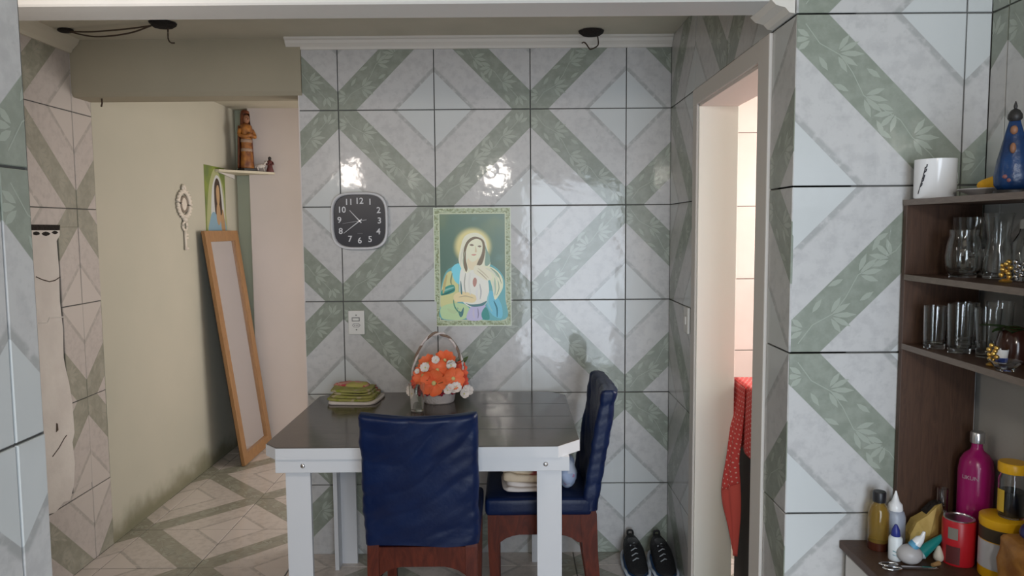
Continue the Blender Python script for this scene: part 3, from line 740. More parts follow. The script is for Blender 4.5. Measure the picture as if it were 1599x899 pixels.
def halo_mat(name, inner, outer):
    m = bpy.data.materials.new(name); m.use_nodes = True; nt = m.node_tree; b = nt.nodes['Principled BSDF']
    tc = nt.nodes.new('ShaderNodeTexCoord'); vm = nt.nodes.new('ShaderNodeVectorMath'); vm.operation = 'LENGTH'
    nt.links.new(tc.outputs['Object'], vm.inputs[0])
    nt.links.new(mixc(nt, smooth_step(nt, vm.outputs['Value'], .068, .098), inner, outer), b.inputs['Base Color']); b.inputs['Roughness'].default_value = .3
    return m
PW, PHt = .368, .566
pp = thing('devotional_poster', 'poster of a haloed veiled woman in blue and white robes on the tiled wall', 'poster', (-.187, D, 1.408))
obj('sheet', box(new(), -PW / 2, PW / 2, -.0014, -.0004, -PHt / 2, PHt / 2), mat('sheet_edge', (.66, .72, .60), .35), pp)
flat(pp, 'border', [(.012, .008), (.988, .008), (.988, .992), (.012, .992)], 0.5, None, PW, PHt, smooth=False, m=M['posterborder'])
flat(pp, 'border_line', [(.066, .045), (.934, .045), (.934, .955), (.066, .955)], 1, (.60, .66, .48), PW, PHt, smooth=False)
flat(pp, 'background', [(.08, .055), (.92, .055), (.92, .945), (.08, .945)], 1.5, None, PW, PHt, smooth=False, m=poster_bg('poster_background', (.11, .21, .16), (.17, .25, .15), (.15, .30, .27), 6))
b = new(); hr = .098
for i in range(40): b.verts.new((hr * math.cos(2 * PI * i / 40), 0, hr * math.sin(2 * PI * i / 40)))
f = b.faces.new(b.verts[:]); b.normal_update()
if f.normal.y > 0: f.normal_flip()
obj('halo', b, halo_mat('poster_halo', (.86, .78, .36), (.13, .23, .16)), pp, (.002, -.0014 - 2 * .00012, .098))
L_ = lambda name, col, pts, lvl: flat(pp, name, pts, lvl, tuple(min(.93, c * 1.38 + .015) for c in col), PW, PHt)
def px(*p): return [((x - 68) / 496., (y - 55) / 757.) for x, y in p]     # coordinates read off the enlarged sheet
L_('mantle', (.10, .33, .36), px((235, 415), (150, 455), (112, 560), (108, 660), (112, 765), (300, 768), (525, 768), (525, 640), (515, 500), (440, 420), (330, 400)), 3)
L_('mantle_yellow', (.52, .52, .24), px((150, 470), (112, 590), (108, 690), (135, 720), (215, 660), (225, 560), (210, 470)), 3.4)
L_('mantle_light', (.16, .55, .66), px((205, 415), (180, 450), (200, 520), (235, 540), (245, 470), (238, 415)), 4)
L_('mantle_light', (.12, .42, .55), px((420, 590), (400, 660), (440, 740), (500, 760), (500, 680), (455, 600)), 4)
L_('sleeve', (.03, .25, .20), px((190, 545), (130, 565), (108, 610), (160, 605), (200, 585)), 4.2)
L_('sleeve', (.40, .55, .30), px((110, 690), (108, 745), (140, 768), (250, 768), (300, 720), (260, 670), (180, 665)), 4.2)
L_('robe', (.66, .66, .60), px((245, 440), (230, 560), (240, 640), (300, 690), (390, 680), (420, 590), (400, 470), (330, 430)), 5)
L_('skirt', (.42, .40, .58), px((300, 690), (275, 768), (375, 768), (395, 680), (350, 680)), 5.2)
L_('skirt_fold', (.02, .22, .20), px((395, 690), (370, 730), (380, 768), (420, 768), (415, 720)), 5.4)
L_('veil', (.66, .66, .52), px((270, 235), (240, 310), (228, 400), (270, 470), (330, 440), (390, 430), (430, 420), (415, 330), (395, 250), (340, 215)), 5.6)
L_('veil_shade', (.19, .30, .24), px((385, 265), (400, 330), (395, 420), (425, 415), (428, 370), (408, 320)), 6)
L_('hair', (.16, .12, .07), px((335, 240), (288, 262), (262, 315), (256, 400), (272, 462), (283, 440), (273, 380), (277, 320), (297, 277), (336, 254), (371, 264), (382, 300), (374, 350), (350, 400), (345, 422), (376, 414), (397, 340), (389, 266)), 7.2)
L_('neck', (.66, .58, .40), px((285, 380), (290, 440), (330, 450), (350, 420), (350, 370)), 6.6)
L_('face', (.74, .68, .50), px((318, 256), (285, 295), (280, 350), (300, 392), (325, 398), (355, 372), (378, 320), (375, 270), (350, 250)), 7)
for e in (px((298, 292), (312, 286), (326, 294), (312, 300)), px((350, 300), (364, 295), (374, 302), (362, 308))): L_('eye', (.22, .17, .12), e, 7.5)
L_('nose', (.56, .46, .30), px((336, 300), (344, 335), (332, 338), (334, 320)), 7.5)
L_('mouth', (.52, .26, .20), px((308, 354), (325, 350), (342, 353), (325, 361)), 7.5)
L_('hand', (.72, .64, .50), px((330, 425), (325, 470), (370, 500), (410, 520), (440, 500), (410, 440), (370, 425)), 8)
L_('heart', (.40, .20, .16), px((318, 515), (330, 500), (342, 515), (338, 545), (326, 560), (316, 540)), 8.2)
L_('scarf', (.62, .64, .46), px((370, 425), (440, 435), (500, 490), (510, 560), (480, 620), (455, 640), (440, 560), (420, 500), (390, 450)), 7.8)
L_('scarf_fold', (.30, .42, .32), px((440, 445), (485, 490), (480, 500), (450, 465)), 8.4)
L_('scarf_fold', (.35, .46, .36), px((458, 500), (466, 560), (458, 620), (452, 560)), 8.4)
L_('hand', (.70, .56, .32), px((195, 610), (240, 590), (300, 600), (340, 625), (320, 660), (260, 655), (200, 650)), 8.2)
for e in (px((268, 662), (300, 672), (360, 668), (405, 650), (380, 680), (310, 686)), px((215, 690), (235, 720), (255, 690), (250, 740), (230, 750)), px((240, 520), (248, 600), (238, 600), (236, 550))): L_('fold_shadow', (.05, .16, .17), e, 8.6)

def stroke(col, pts, w, lvl):
    P_ = spline(px(*pts), 4, False); up, dn = [], []
    for i, p in enumerate(P_):
        a_, b_ = P_[max(0, i - 1)], P_[min(len(P_) - 1, i + 1)]; dx, dy = b_[0] - a_[0], b_[1] - a_[1]; l = math.hypot(dx, dy) or 1
        ww = w / 496. * math.sin(PI * (.12 + .76 * i / (len(P_) - 1))); up.append((p[0] - dy / l * ww, p[1] + dx / l * ww)); dn.append((p[0] + dy / l * ww, p[1] - dx / l * ww))
    flat(pp, 'brush_stroke', up + dn[::-1], lvl, col, PW, PHt, smooth=False)
for k, (c_, p_, w_) in enumerate((
        ((.30, .62, .55), ((120, 590), (150, 575), (195, 560)), 4), ((.02, .17, .15), ((112, 612), (150, 598), (200, 575)), 4),
        ((.80, .80, .66), ((262, 300), (245, 360), (240, 420)), 5), ((.45, .50, .38), ((270, 330), (256, 390), (262, 440)), 3),
        ((.85, .85, .78), ((300, 470), (292, 540), (300, 610)), 7), ((.50, .50, .44), ((270, 470), (262, 540), (268, 600)), 4),
        ((.50, .50, .52), ((360, 540), (368, 590), (362, 640)), 4), ((.88, .88, .86), ((345, 560), (340, 610), (346, 650)), 6),
        ((.80, .82, .66), ((400, 440), (450, 470), (480, 530)), 5), ((.34, .42, .30), ((430, 440), (478, 480), (500, 540)), 3),
        ((.80, .82, .68), ((445, 520), (452, 570), (450, 620)), 5), ((.36, .46, .36), ((478, 520), (484, 570), (468, 615)), 3),
        ((.30, .66, .72), ((420, 600), (412, 660), (440, 720)), 6), ((.03, .22, .30), ((450, 650), (470, 700), (470, 755)), 5),
        ((.55, .72, .40), ((150, 700), (190, 720), (240, 700)), 8), ((.10, .32, .22), ((190, 640), (200, 690), (240, 740)), 4),
        ((.66, .60, .74), ((320, 700), (318, 735), (326, 762)), 6), ((.24, .22, .36), ((345, 695), (350, 735), (345, 762)), 3),
        ((.62, .52, .22), ((150, 480), (135, 540), (125, 600)), 8), ((.20, .26, .14), ((185, 470), (175, 520), (180, 545)), 4),
        ((.72, .66, .48), ((350, 440), (385, 470), (420, 505)), 3), ((.50, .42, .30), ((345, 455), (380, 485), (410, 515)), 2),
        ((.56, .47, .28), ((225, 625), (270, 618), (320, 632)), 2))):
    stroke(c_, p_, w_, 9 + k * .15)

# ------------------------------------------------------------------ outlet, switch
M['ivory'] = mat('ivory_plastic', (.66, .65, .62), .4)
ol = thing('wall_outlet', 'white switch and socket plate on the tiled wall below the clock', 'outlet', (-.746, D, 1.147))
obj('plate', box(new(), -.039, .039, -.011, -.0005, -.058, .058, .004), M['ivory'], ol)
obj('switch_rocker', box(new(), -.017, .013, -.0145, -.009, .010, .022, .0015), M['ivory'], ol)
obj('switch_recess', box(new(), -.021, .017, -.0117, -.009, .006, .026, .0005), mat('outlet_shadow_grey', (.20, .20, .20), .6), ol)
hexa = [(-.020, -.012), (-.012, -.004), (.012, -.004), (.020, -.012), (.012, -.022), (-.012, -.022)]
obj('socket', prism(new(), hexa, -.0117, -.009, 'y'), mat('socket_grey', (.16, .16, .16), .6), ol)
obj('socket_face', prism(new(), [(x * .85, -.013 + (z + .013) * .8) for x, z in hexa], -.0124, -.009, 'y'), M['ivory'], ol)
for x in (-.008, 0, .008): obj('socket_hole', lathe(new(), [(.0022, 0), (.0022, .003)], 10), M['black'], ol).matrix_local = Matrix.Translation((x, -.0098, -.013)) @ Matrix.Rotation(PI / 2, 4, 'X')
for z in (.036, -.034): obj('screw', ball(new(), (0, -.0112, z), .0034, .0016, .0034), mat('screw_grey', (.15, .15, .15), .5), ol)
sw = thing('light_switch', 'white light switch plate on the right wall beside the doorway', 'switch', (XR, 3.131, 1.195))
obj('plate', box(new(), -.013, -.0005, -.036, .036, -.056, .056, .004), M['ivory'], sw)
obj('switch_rocker', box(new(), -.018, -.010, -.012, .012, -.018, .018, .002), M['ivory'], sw)

# ------------------------------------------------------------------ hall: key ornament, poster, mirror, corner shelf
M['ornament'] = mat('white_resin', (.66, .60, .52), .6)
kd = thing('key_ornament', 'white ornate key shaped wall ornament on the hallway wall', 'ornament', (XL, 4.622, 1.47)); kd.scale = (1, 1.45, 1)
def ringpts(cy, cz, ry, rz, n=40): return [(.010, cy + ry * math.cos(2 * PI * i / n), cz + rz * math.sin(2 * PI * i / n)) for i in range(n)]
obj('wreath', tube(new(), ringpts(0, .285, .056, .075), .011, 8, True), M['ornament'], kd, smooth=9)
b = new()
for i in range(22):
    a = 2 * PI * i / 22; ball(b, (.013, .064 * math.cos(a), .285 + .085 * math.sin(a)), .0095, u=8, v=6)
obj('scallop_border', b, M['ornament'], kd, smooth=9)
obj('inner_ring', tube(new(), ringpts(0, .285, .030, .046), .007, 8, True), mat('dark_recess_resin', (.24, .20, .16), .7), kd, smooth=9)
obj('medallion', prism(new(), [(.027 * math.cos(2 * PI * i / 30), .285 + .042 * math.sin(2 * PI * i / 30)) for i in range(30)], .002, .012, 'x'), M['ornament'], kd)
obj('top_leaf', tube(new(), spline([(.01, 0, .365), (.012, .012, .38), (.012, 0, .402), (.012, -.010, .385)], 5), .008, 6, True), M['ornament'], kd, smooth=9)
obj('collar', tube(new(), [(.01, -.012, .205), (.014, 0, .190), (.01, .010, .175)], [.012, .016, .010], 8), M['ornament'], kd, smooth=9)
obj('small_ring', tube(new(), ringpts(0, .150, .020, .026, 24), .007, 8, True), M['ornament'], kd, smooth=9)
obj('stem', tube(new(), [(.010, 0, .125), (.010, 0, .06), (.010, 0, .0)], [.008, .0065, .008], 8), M['ornament'], kd, smooth=9)
for z in (.095, .075, .01): obj('tooth', box(new(), .004, .016, 0, .024, z - .006, z + .006, .002), M['ornament'], kd)
# small poster
SW_, SH_ = .355, .46
sp = thing('small_poster', 'small green bordered poster of a long haired robed man above the mirror', 'poster', (XL, 5.14, 1.80), PI / 2)
obj('sheet', box(new(), -SW_ / 2, SW_ / 2, -.0014, -.0004, -SH_ / 2, SH_ / 2), mat('poster_green', (.22, .28, .05), .45, col2=(.12, .17, .06), cscale=7), sp)
F2 = lambda n, col, pts, l: flat(sp, n, pts, l, col, SW_, SH_, rough=.45)
F2('light_border', (.38, .40, .20), [(.10, 1.0), (.16, .40), (.40, .08), (.62, .05), (.90, .30), (.97, .6), (.98, 1.)], 1)
F2('aura', (.56, .58, .58), [(.30, .9), (.32, .40), (.48, .17), (.64, .13), (.80, .25), (.90, .60), (.88, .95)], 2)
F2('robe', (.22, .36, .46), [(.16, .98), (.20, .80), (.35, .68), (.60, .72), (.85, .72), (.96, .98)], 3)
F2('robe_fold', (.42, .26, .13), [(.70, .68), (.86, .66), (.94, .98), (.78, .98)], 3.5)
F2('hair', (.055, .035, .025), [(.46, .68), (.44, .35), (.52, .20), (.64, .18), (.74, .30), (.80, .68), (.62, .72)], 4)
F2('face', (.48, .31, .16), [(.54, .34), (.62, .27), (.69, .34), (.69, .50), (.62, .60), (.55, .50)], 5)
F2('neck', (.44, .28, .15), [(.55, .58), (.68, .58), (.72, .78), (.62, .88), (.52, .78)], 4.5)
# leaning mirror
BL, BR, TL, TR = Vector((-1.838, 4.872, .002)), Vector((-1.838, 5.440, .002)), Vector((-2.018, 4.800, 1.585)), Vector((-2.018, 5.380, 1.585))
ml = thing('leaning_mirror', 'tall orange wood framed mirror leaning against the hallway wall', 'mirror', tuple((BL + BR) / 2))
def quadbox(a0, a1, b0, b1, d0, d1):
    """a along width 0..1, b along height 0..1, d along the normal"""
    b = new(); base = (BL + BR) / 2
    N = (BR - BL).cross(TL - BL).normalized()
    if N.x < 0: N = -N
    def P(a, h, d): return (BL * (1 - a) + BR * a) * (1 - h) + (TL * (1 - a) + TR * a) * h + N * d - base
    vs = [b.verts.new(P(a, h, d)) for a, h, d in ((a0, b0, d0), (a1, b0, d0), (a1, b1, d0), (a0, b1, d0), (a0, b0, d1), (a1, b0, d1), (a1, b1, d1), (a0, b1, d1))]
    fs = [b.faces.new([vs[i] for i in f]) for f in ((3, 2, 1, 0), (4, 5, 6, 7), (0, 1, 5, 4), (1, 2, 6, 5), (2, 3, 7, 6), (3, 0, 4, 7))]
    bmesh.ops.recalc_face_normals(b, faces=fs)
    return b
for nme, q in (('frame_stile', (0, .13, 0, 1)), ('frame_stile', (.87, 1, 0, 1)), ('frame_rail', (.13, .87, .955, 1)), ('frame_rail', (.13, .87, 0, .045))):
    obj(nme, quadbox(*q, .006, .028), M['mirrorwood'], ml)
obj('glass', quadbox(.12, .88, .04, .96, .010, .014), M['mirror'], ml)
obj('backing', quadbox(.01, .99, .005, .995, 0, .006), M['black'], ml)
# corner shelf
cs = thing('corner_shelf', 'small pale corner shelf high on the hallway wall', 'shelf', (XL, 5.48, 1.995))
obj('board', prism(new(), [(.004, -.335), (.03, -.335), (.31, -.035), (.31, -.004), (.122, -.004), (.122, .074), (.004, .074)], 0, .016), mat('pale_shelf_board', (.55, .50, .38), .5), cs)
obj('bracket', prism(new(), [(-.30, 0), (-.005, 0), (-.005, -.03)], .004, .014, 'x'), M['casing'], cs)
# figures on it
M['robebrown'] = mat('terracotta_robe', (.10, .025, .012), .5, col2=(.20, .06, .018), cscale=30)
M['ochre'] = mat('ochre_paint', (.13, .038, .014), .5, col2=(.38, .15, .025), cscale=22)
M['skin'] = mat('painted_skin', (.26, .12, .065), .5)
M['darkbase'] = mat('dark_painted_base', (.02, .018, .018), .5)
def statue(label, loc, h, robe, cloak, rotz=0):
    t = thing('statue', label, 'statue', loc, rotz)
    k = h / .44
    obj('plinth', box(new(), -.052 * k, .052 * k, -.045 * k, .045 * k, 0, .022 * k, .003), M['darkbase'], t)
    b = new(); lathe(b, [(.046, .022), (.048, .03), (.043, .10), (.038, .19), (.040, .25), (.046, .30), (.042, .325), (.018, .343)], 24, sx=k, sy=.8 * k)
    for v in b.verts:
        a = math.atan2(v.co.y, v.co.x); v.co.xy *= 1 + .05 * math.sin(a * 9) * (1 - v.co.z / .35); v.co.z *= k
    obj('robe', b, robe, t, smooth=9)
    for z, r in ((.14, .0405), (.205, .0405)):
        b = new(); lathe(b, [(r, z), (r + .002, z + .006), (r + .002, z + .018), (r, z + .024)], 24, sx=k, sy=.8 * k)
        for v in b.verts: v.co.z *= k
        obj('sash', b, mat('pale_sash', (.30, .20, .14), .6), t, smooth=9)
    rows = []; b = new()
    for j in range(14):
        z = .024 + .30 * j / 13; row = []
        for i in range(13):
            a = PI * .95 * i / 12 + .08; r = (.064 - .012 * j / 13) * (1 + .06 * math.sin(i * 2.4))
            row.append(b.verts.new((r * math.cos(a) * k, (r * math.sin(a) * .85 + .004) * k, z * k)))
        rows.append(row)
    for r0, r1 in zip(rows, rows[1:]):
        for i in range(12): b.faces.new((r0[i], r0[i + 1], r1[i + 1], r1[i]))
    o = obj('cloak', b, cloak, t, smooth=9); md = o.modifiers.new('thick', 'SOLIDIFY'); md.thickness = .004
    b = new()
    for s in (-1, 1):
        tube(b, spline([(s * .046 * k, 0, .30 * k), (s * .062 * k, -.012 * k, .255 * k), (s * .030 * k, -.048 * k, .245 * k), (-s * .012 * k, -.052 * k, .262 * k)], 4, False), .0135 * k, 8)
    obj('arms', b, robe, t, smooth=9)
    b = new(); ball(b, (0, -.050 * k, .262 * k), .014 * k, .012 * k, .016 * k)
    obj('hands', b, M['skin'], t, smooth=9)
    b = new(); ball(b, (0, -.004 * k, .372 * k), .026 * k, .028 * k, .034 * k, 16, 12); ball(b, (0, -.032 * k, .370 * k), .005 * k, .007 * k, .008 * k, 8, 6)
    hd = obj('head', b, M['skin'], t, smooth=9)
    b = new()
    for s in (-1, 1): ball(b, (s * .010 * k, -.028 * k, .378 * k), .0035 * k, .003 * k, .0025 * k, 8, 6)
    obj('eyes', b, M['darkbase'], hd, smooth=9)
    b = new(); lathe(b, [(.036, .325), (.034, .35), (.033, .385), (.031, .41), (.027, .428), (.012, .438)], 20, (0, .006 * k, 0), sx=k, sy=k)
    for v in list(b.verts): v.co.z *= k
    bmesh.ops.delete(b, geom=[f for f in b.faces if f.calc_center_median().y < -.012 * k and f.calc_center_median().z < .405 * k], context='FACES')
    obj('hood', b, cloak, t, smooth=9)
    return t
statue('tall brown and ochre robed statue with folded arms on the corner shelf', (-1.900, 5.375, 2.011), .44, M['ochre'], M['robebrown'], .9)
def mini(name, label, loc, h, m1, m2, four=False):
    t = thing(name, label, 'figurine', loc, .3)
    if four:
        b = new(); ball(b, (0, 0, h * .52), h * .40, h * .17, h * .20, 14, 10)
        tube(b, [(h * .28, 0, h * .6), (h * .42, 0, h * .85)], [h * .15, h * .10], 8); ball(b, (h * .48, 0, h * .88), h * .17, h * .09, h * .10)
        for sx in (-.26, .26):
            for sy in (-.09, .09): tube(b, [(h * sx, h * sy, h * .45), (h * (sx + .02), h * sy, h * .2), (h * sx, h * sy, 0)], [h * .08, h * .05, h * .055], 8)
        tube(b, [(-h * .36, 0, h * .6), (-h * .5, 0, h * .4), (-h * .48, 0, h * .2)], [h * .05, h * .05, h * .03], 6)
        obj('body', b, m1, t, smooth=9)
        b = new()
        for sy in (-.06, .06): ball(b, (h * .40, h * sy, h * .98), h * .03, h * .025, h * .07, 8, 6)
        obj('ears', b, m2, t, smooth=9)
    else:
        b = new(); lathe(b, [(.22, 0), (.24, .04), (.17, .3), (.14, .5), (.17, .68), (.07, .78)], 16, sx=h, sy=h * .8)
        for v in b.verts: v.co.z *= h
        obj('body', b, m1, t, smooth=9)
        b = new(); ball(b, (0, 0, h * .87), h * .105, h * .11, h * .13); obj('head', b, m2, t, smooth=9)
        b = new()
        for s in (-1, 1): tube(b, [(s * h * .16, 0, h * .66), (s * h * .22, -h * .04, h * .5), (s * h * .08, -h * .16, h * .46)], h * .05, 6)
        obj('arms', b, m1, t, smooth=9)
    return t
M['whitefig'] = mat('white_painted_plaster', (.60, .56, .52), .5); M['darkred'] = mat('dark_red_paint', (.10, .022, .02), .5)
mini('animal_figurine', 'small white animal figurine beside the tall statue', (-1.818, 5.420, 2.011), .078, M['whitefig'], M['darkbase'], True)
mini('small_figurine', 'tiny dark red standing figurine at the end of the corner shelf', (-1.758, 5.440, 2.011), .112, M['darkred'], M['darkbase'])

# ------------------------------------------------------------------ ceiling hooks and cable
def hook(label, loc, pts, seed, rx, ry):
    t = thing('ceiling_hook', label, 'hook', loc)
    b = new(); n = 22; rings = []
    for f, z in ((1.05, -.002), (1., -.010), (.7, -.022), (.25, -.026)):
        rings.append([b.verts.new((rx * f * math.cos(2 * PI * i / n) * (1 + .3 * nz(math.cos(2 * PI * i / n) * 2, math.sin(2 * PI * i / n) * 2, seed)), ry * f * math.sin(2 * PI * i / n), z)) for i in range(n)])
    for r0, r1 in zip(rings, rings[1:]):
        for i in range(n): b.faces.new((r0[(i + 1) % n], r0[i], r1[i], r1[(i + 1) % n]))
    b.faces.new(rings[-1][::-1])
    obj('burnt_plate', b, M['blackrough'], t, smooth=9)
    obj('hook_wire', tube(new(), spline(pts, 5, False), .0032, 6), M['rust'], t, smooth=9)
hook('blackened ceiling hook with a bent wire near the cable', (-1.475, 3.22, ZC), [(.022, 0, -.018), (.020, 0, -.055), (.022, 0, -.075), (.032, 0, -.086), (.047, 0, -.087)], 1., .052, .050)
hook('blackened ceiling hook with a zigzag wire in front of the moulding', (.365, 3.405, ZC), [(.028, 0, -.02), (.032, 0, -.055), (.026, 0, -.070), (.002, 0, -.082), (-.008, 0, -.080), (-.024, 0, -.058), (-.034, 0, -.052), (-.042, 0, -.056)], 4., .055, .05)
cb = thing('electric_cable', 'dark double cable sagging along the ceiling to the hook', 'cable', (-1.53, 3.23, ZC))
for dz, dy in ((0, 0), (-.013, .02)):
    obj('strand', tube(new(), spline([(0, 0, -.012), (-.12, .02 + dy, -.020 + dz), (-.28, .05 + dy, -.022 + dz * 1.2), (-.40, .08, -.012)], 6, False), .0034, 6), M['rust'], cb, smooth=9)
b = new(); ball(b, (-.415, .085, -.006), .035, .028, .012); obj('ceiling_hole', b, M['blackrough'], cb, smooth=9)
# bent nail under the header
tag(obj('header_nail', tube(new(), [(-1.935, 3.56, 2.219), (-1.932, 3.555, 2.195), (-1.934, 3.55, 2.178)], .004, 6), M['rust'], None), 'rusty nail hanging from the header over the hallway opening', 'nail')

# ------------------------------------------------------------------ side room: cloth over dark stool
M['redcloth'] = dots_mat('red_polka_dot_cloth', (.72, .080, .075), (.88, .55, .50), .019, .17)
M['redplain'] = mat('red_cloth_reverse', (.74, .12, .10), .8)
stn = thing('draped_stand', 'dark stand under the red cloth in the side room', 'stand', (1.21, 2.845, 0))
obj('body', box(new(), -.255, .255, -.26, .265, .06, .925, .01), M['black'], stn)
for sx in (-1, 1):
    for sy in (-1, 1): obj('foot', lathe(new(), [(.02, 0), (.025, .06)], 12, (sx * .21, sy * .21, 0)), M['black'], stn)
rc = thing('red_cloth', 'red polka dot cloth draped over the dark stand beyond the doorway', 'cloth', (0, 0, 0))
def cloth_grid(name, fn, nu, nv, m):
    b = new(); uvl = b.loops.layers.uv.new('UVMap'); g = [[b.verts.new(fn(i / nu, j / nv)[0]) for i in range(nu + 1)] for j in range(nv + 1)]
    uv = {g[j][i]: fn(i / nu, j / nv)[1] for i in range(nu + 1) for j in range(nv + 1)}
    for j in range(nv):
        for i in range(nu):
            f = b.faces.new((g[j][i], g[j][i + 1], g[j + 1][i + 1], g[j + 1][i]))
            for l in f.loops: l[uvl].uv = uv[l.vert]
    o = obj(name, b, m, rc, smooth=9); md = o.modifiers.new('thick', 'SOLIDIFY'); md.thickness = .003; md.offset = 0
    return o
def ftop(s, t):
    x = .942 + .53 * s; y = 2.575 + .545 * t
    return (x, y, .932 + .018 * t * (1 - s) + .004 * nz(x * 8, y * 8, 1)), (x, y)
cloth_grid('cloth_top', ftop, 20, 20, M['redcloth'])
def fside(s, t):   # hanging on the doorway side; s along +y, t downwards
    y = 2.575 + .545 * s; drop = .27 + .015 * math.sin(s * 7)
    return (.942 - .006 * t - .006 * math.sin(s * 24) * t, y, .932 + .018 * s - t * drop), (-t * drop, y)
cloth_grid('side_drape', fside, 24, 14, M['redcloth'])
LC = spline([(.940, 3.09, .952), (.925, 3.05, .85), (.885, 2.99, .66), (.860, 2.975, .50), (.878, 2.95, .38), (.905, 2.92, .262)], 6, False)
RC = spline([(.936, 2.93, .950), (.930, 2.93, .80), (.914, 2.92, .655), (.915, 2.905, .56), (.914, 2.89, .44), (.908, 2.905, .255)], 6, False)
def flap(t0, t1):
    def fn(s, t):
        q = (t0 + (t1 - t0) * t) * (len(LC) - 1); i = min(len(LC) - 2, int(q)); f = q - i
        l = Vector(LC[i]).lerp(Vector(LC[i + 1]), f); r = Vector(RC[i]).lerp(Vector(RC[i + 1]), f)
        p = l.lerp(r, s); p.x -= .012 * math.sin(PI * s) * min(1, q / 6) + .006 * math.sin(s * 11) * min(1, q / 8) * math.sin(PI * s)
        return tuple(p), (s * (r - l).length, p.z)
    return fn
cloth_grid('corner_flap', flap(0, .60), 14, 24, M['redcloth'])
cloth_grid('flap_tip', flap(.60, 1), 14, 16, M['redplain'])
def fback(s, t):
    x = .942 + .53 * s
    return (x, 3.122 + .010 * math.sin(s * 20) * t, .950 - .018 * s - t * .30), (x, -t * .30)
cloth_grid('rear_drape', fback, 20, 12, M['redcloth'])

# ------------------------------------------------------------------ sneakers in the corner
M['shoe'] = mat('black_mesh_shoe', (.008, .008, .010), .6, bump=.5, bscale=140)
M['sole'] = mat('white_rubber', (.55, .60, .68), .5); M['soleblue'] = mat('blue_rubber', (.05, .14, .34), .5)
def shoe(label, loc, rotz):
    t = thing('sneaker', label, 'shoe', loc, rotz, 'pair of black sneakers')
    # toe towards -y, length .27
    def sect(y):
        k = (y + .135) / .27
        w = .042 + .010 * math.sin(PI * min(1, k * 1.1)) - .004 * k
        if k < .12: w *= (k / .12) ** .45 * .99 + .01
        if k > .9: w *= ((1 - k) / .1) ** .5 * .55 + .45
        top = .050 + .062 * min(1, max(0, (k - .12) / .5)) ** 1.1
        if k < .12: top *= .55 + .45 * (k / .12) ** .6
        return w, top
    b = new(); rings = []; n = 18
    ys = [-.134, -.130, -.12, -.105, -.085, -.06, -.03, 0, .03, .06, .085, .105, .122, .131, .135]
    for y in ys:
        w, top = sect(y); r = []
        for i in range(n):
            a = 2 * PI * i / n; ca, sa = math.cos(a), math.sin(a)
            r.append(b.verts.new((w * math.copysign(abs(ca) ** .8, ca), y, .022 + (top - .022) * (.5 + .5 * sa))))
        rings.append(r)
    for r0, r1 in zip(rings, rings[1:]):
        for i in range(n): b.faces.new((r0[i], r0[(i + 1) % n], r1[(i + 1) % n], r1[i]))
    b.faces.new(rings[0][::-1]); b.faces.new(rings[-1]); bmesh.ops.recalc_face_normals(b, faces=b.faces[:])
    obj('upper', b, M['shoe'], t, smooth=9)
    out = [(sect(y)[0] * 1.10 + .002, y * 1.02) for y in ys]; outline = out + [(-x, y) for x, y in reversed(out)]
    obj('sole', prism(new(), outline, 0, .012), M['soleblue'], t)
    b = new(); pts = [(x, y, .018 + .006 * math.sin(y * 60)) for x, y in outline]; tube(b, pts, .0075, 6, True)
    obj('midsole', b, M['sole'], t, smooth=9)
    b = new()
    for k in range(4):
        y = -.055 + k * .026; z = sect(y)[1] + .002
        tube(b, [(-.020, y - .008, z - .008), (0, y, z + .002), (.020, y + .008, z - .008)], .0030, 6)
    obj('laces', b, mat('grey_lace', (.30, .32, .34), .7), t, smooth=9)
    obj('pull_tab', tube(new(), spline([(-.012, .128, .095), (-.011, .138, .122), (.011, .138, .122), (.012, .128, .095)], 5, False), .005, 6), M['shoe'], t, smooth=9)
    b = new(); ball(b, (0, .055, .104), .026, .052, .010, 16, 8); obj('collar_opening', b, M['black'], t, smooth=9)
shoe('left black sneaker with white and blue sole in the corner', (.565, 3.345, 0), 0)
shoe('right black sneaker with white and blue sole against the right wall', (.692, 3.335, 0), 0)

# ------------------------------------------------------------------ kitchen counter and shelf unit
CZ = .722
kc = thing('kitchen_counter', 'low cabinet with a dark brown worktop in the right corner', 'cabinet', (0, 0, 0))
obj('worktop', box(new(), .905, XC - .006, .75, YF - .003, CZ - .022, CZ, .002), M['brownlam'], kc)
obj('cabinet_body', box(new(), .925, XC - .008, .77, YF - .006, .06, CZ - .022), mat('pale_cabinet', (.60, .58, .56), .5), kc)
for k in range(2):
    d = obj('cabinet_door', box(new(), .912, .925, .80 + k * .59, 1.375 + k * .59, .09, CZ - .03, .002), mat('pale_cabinet_door', (.62, .60, .58), .45), kc)
    obj('handle', tube(new(), [(.908, 1.33 + k * .10, .55), (.894, 1.33 + k * .10, .54), (.894, 1.33 + k * .10, .46), (.908, 1.33 + k * .10, .45)], .004, 6), M['silver'], d, smooth=9)
SX0, SX1, SY0, SY1 = 1.048, XC - .006, 1.10, YF - .008
su = thing('shelf_unit', 'brown laminate open shelf unit standing on the worktop', 'shelf')
obj('side_panel', box(new(), SX0, SX1 - .012, SY1 - .016, SY1, CZ, 1.646, .001), M['brownlam'], su)
obj('side_panel', box(new(), SX0, SX1 - .012, SY0, SY0 + .016, CZ, 1.646, .001), M['brownlam'], su)
SHZ = (1.660, 1.462, 1.276)
for k, z in enumerate(SHZ):
    s = obj('shelf_board', box(new(), SX0 + (.0 if k == 0 else .002), SX1, SY0 + (0 if k == 0 else .016), SY1 - (0 if k == 0 else .016), z - .015, z, .0008), M['brownlam'], su)
    obj('edge_band', box(new(), SX0 - .0012, SX0 + .002, SY0 + (0 if k == 0 else .016), SY1 - (0 if k == 0 else .016), z - .015, z), M['brownedge'], s)

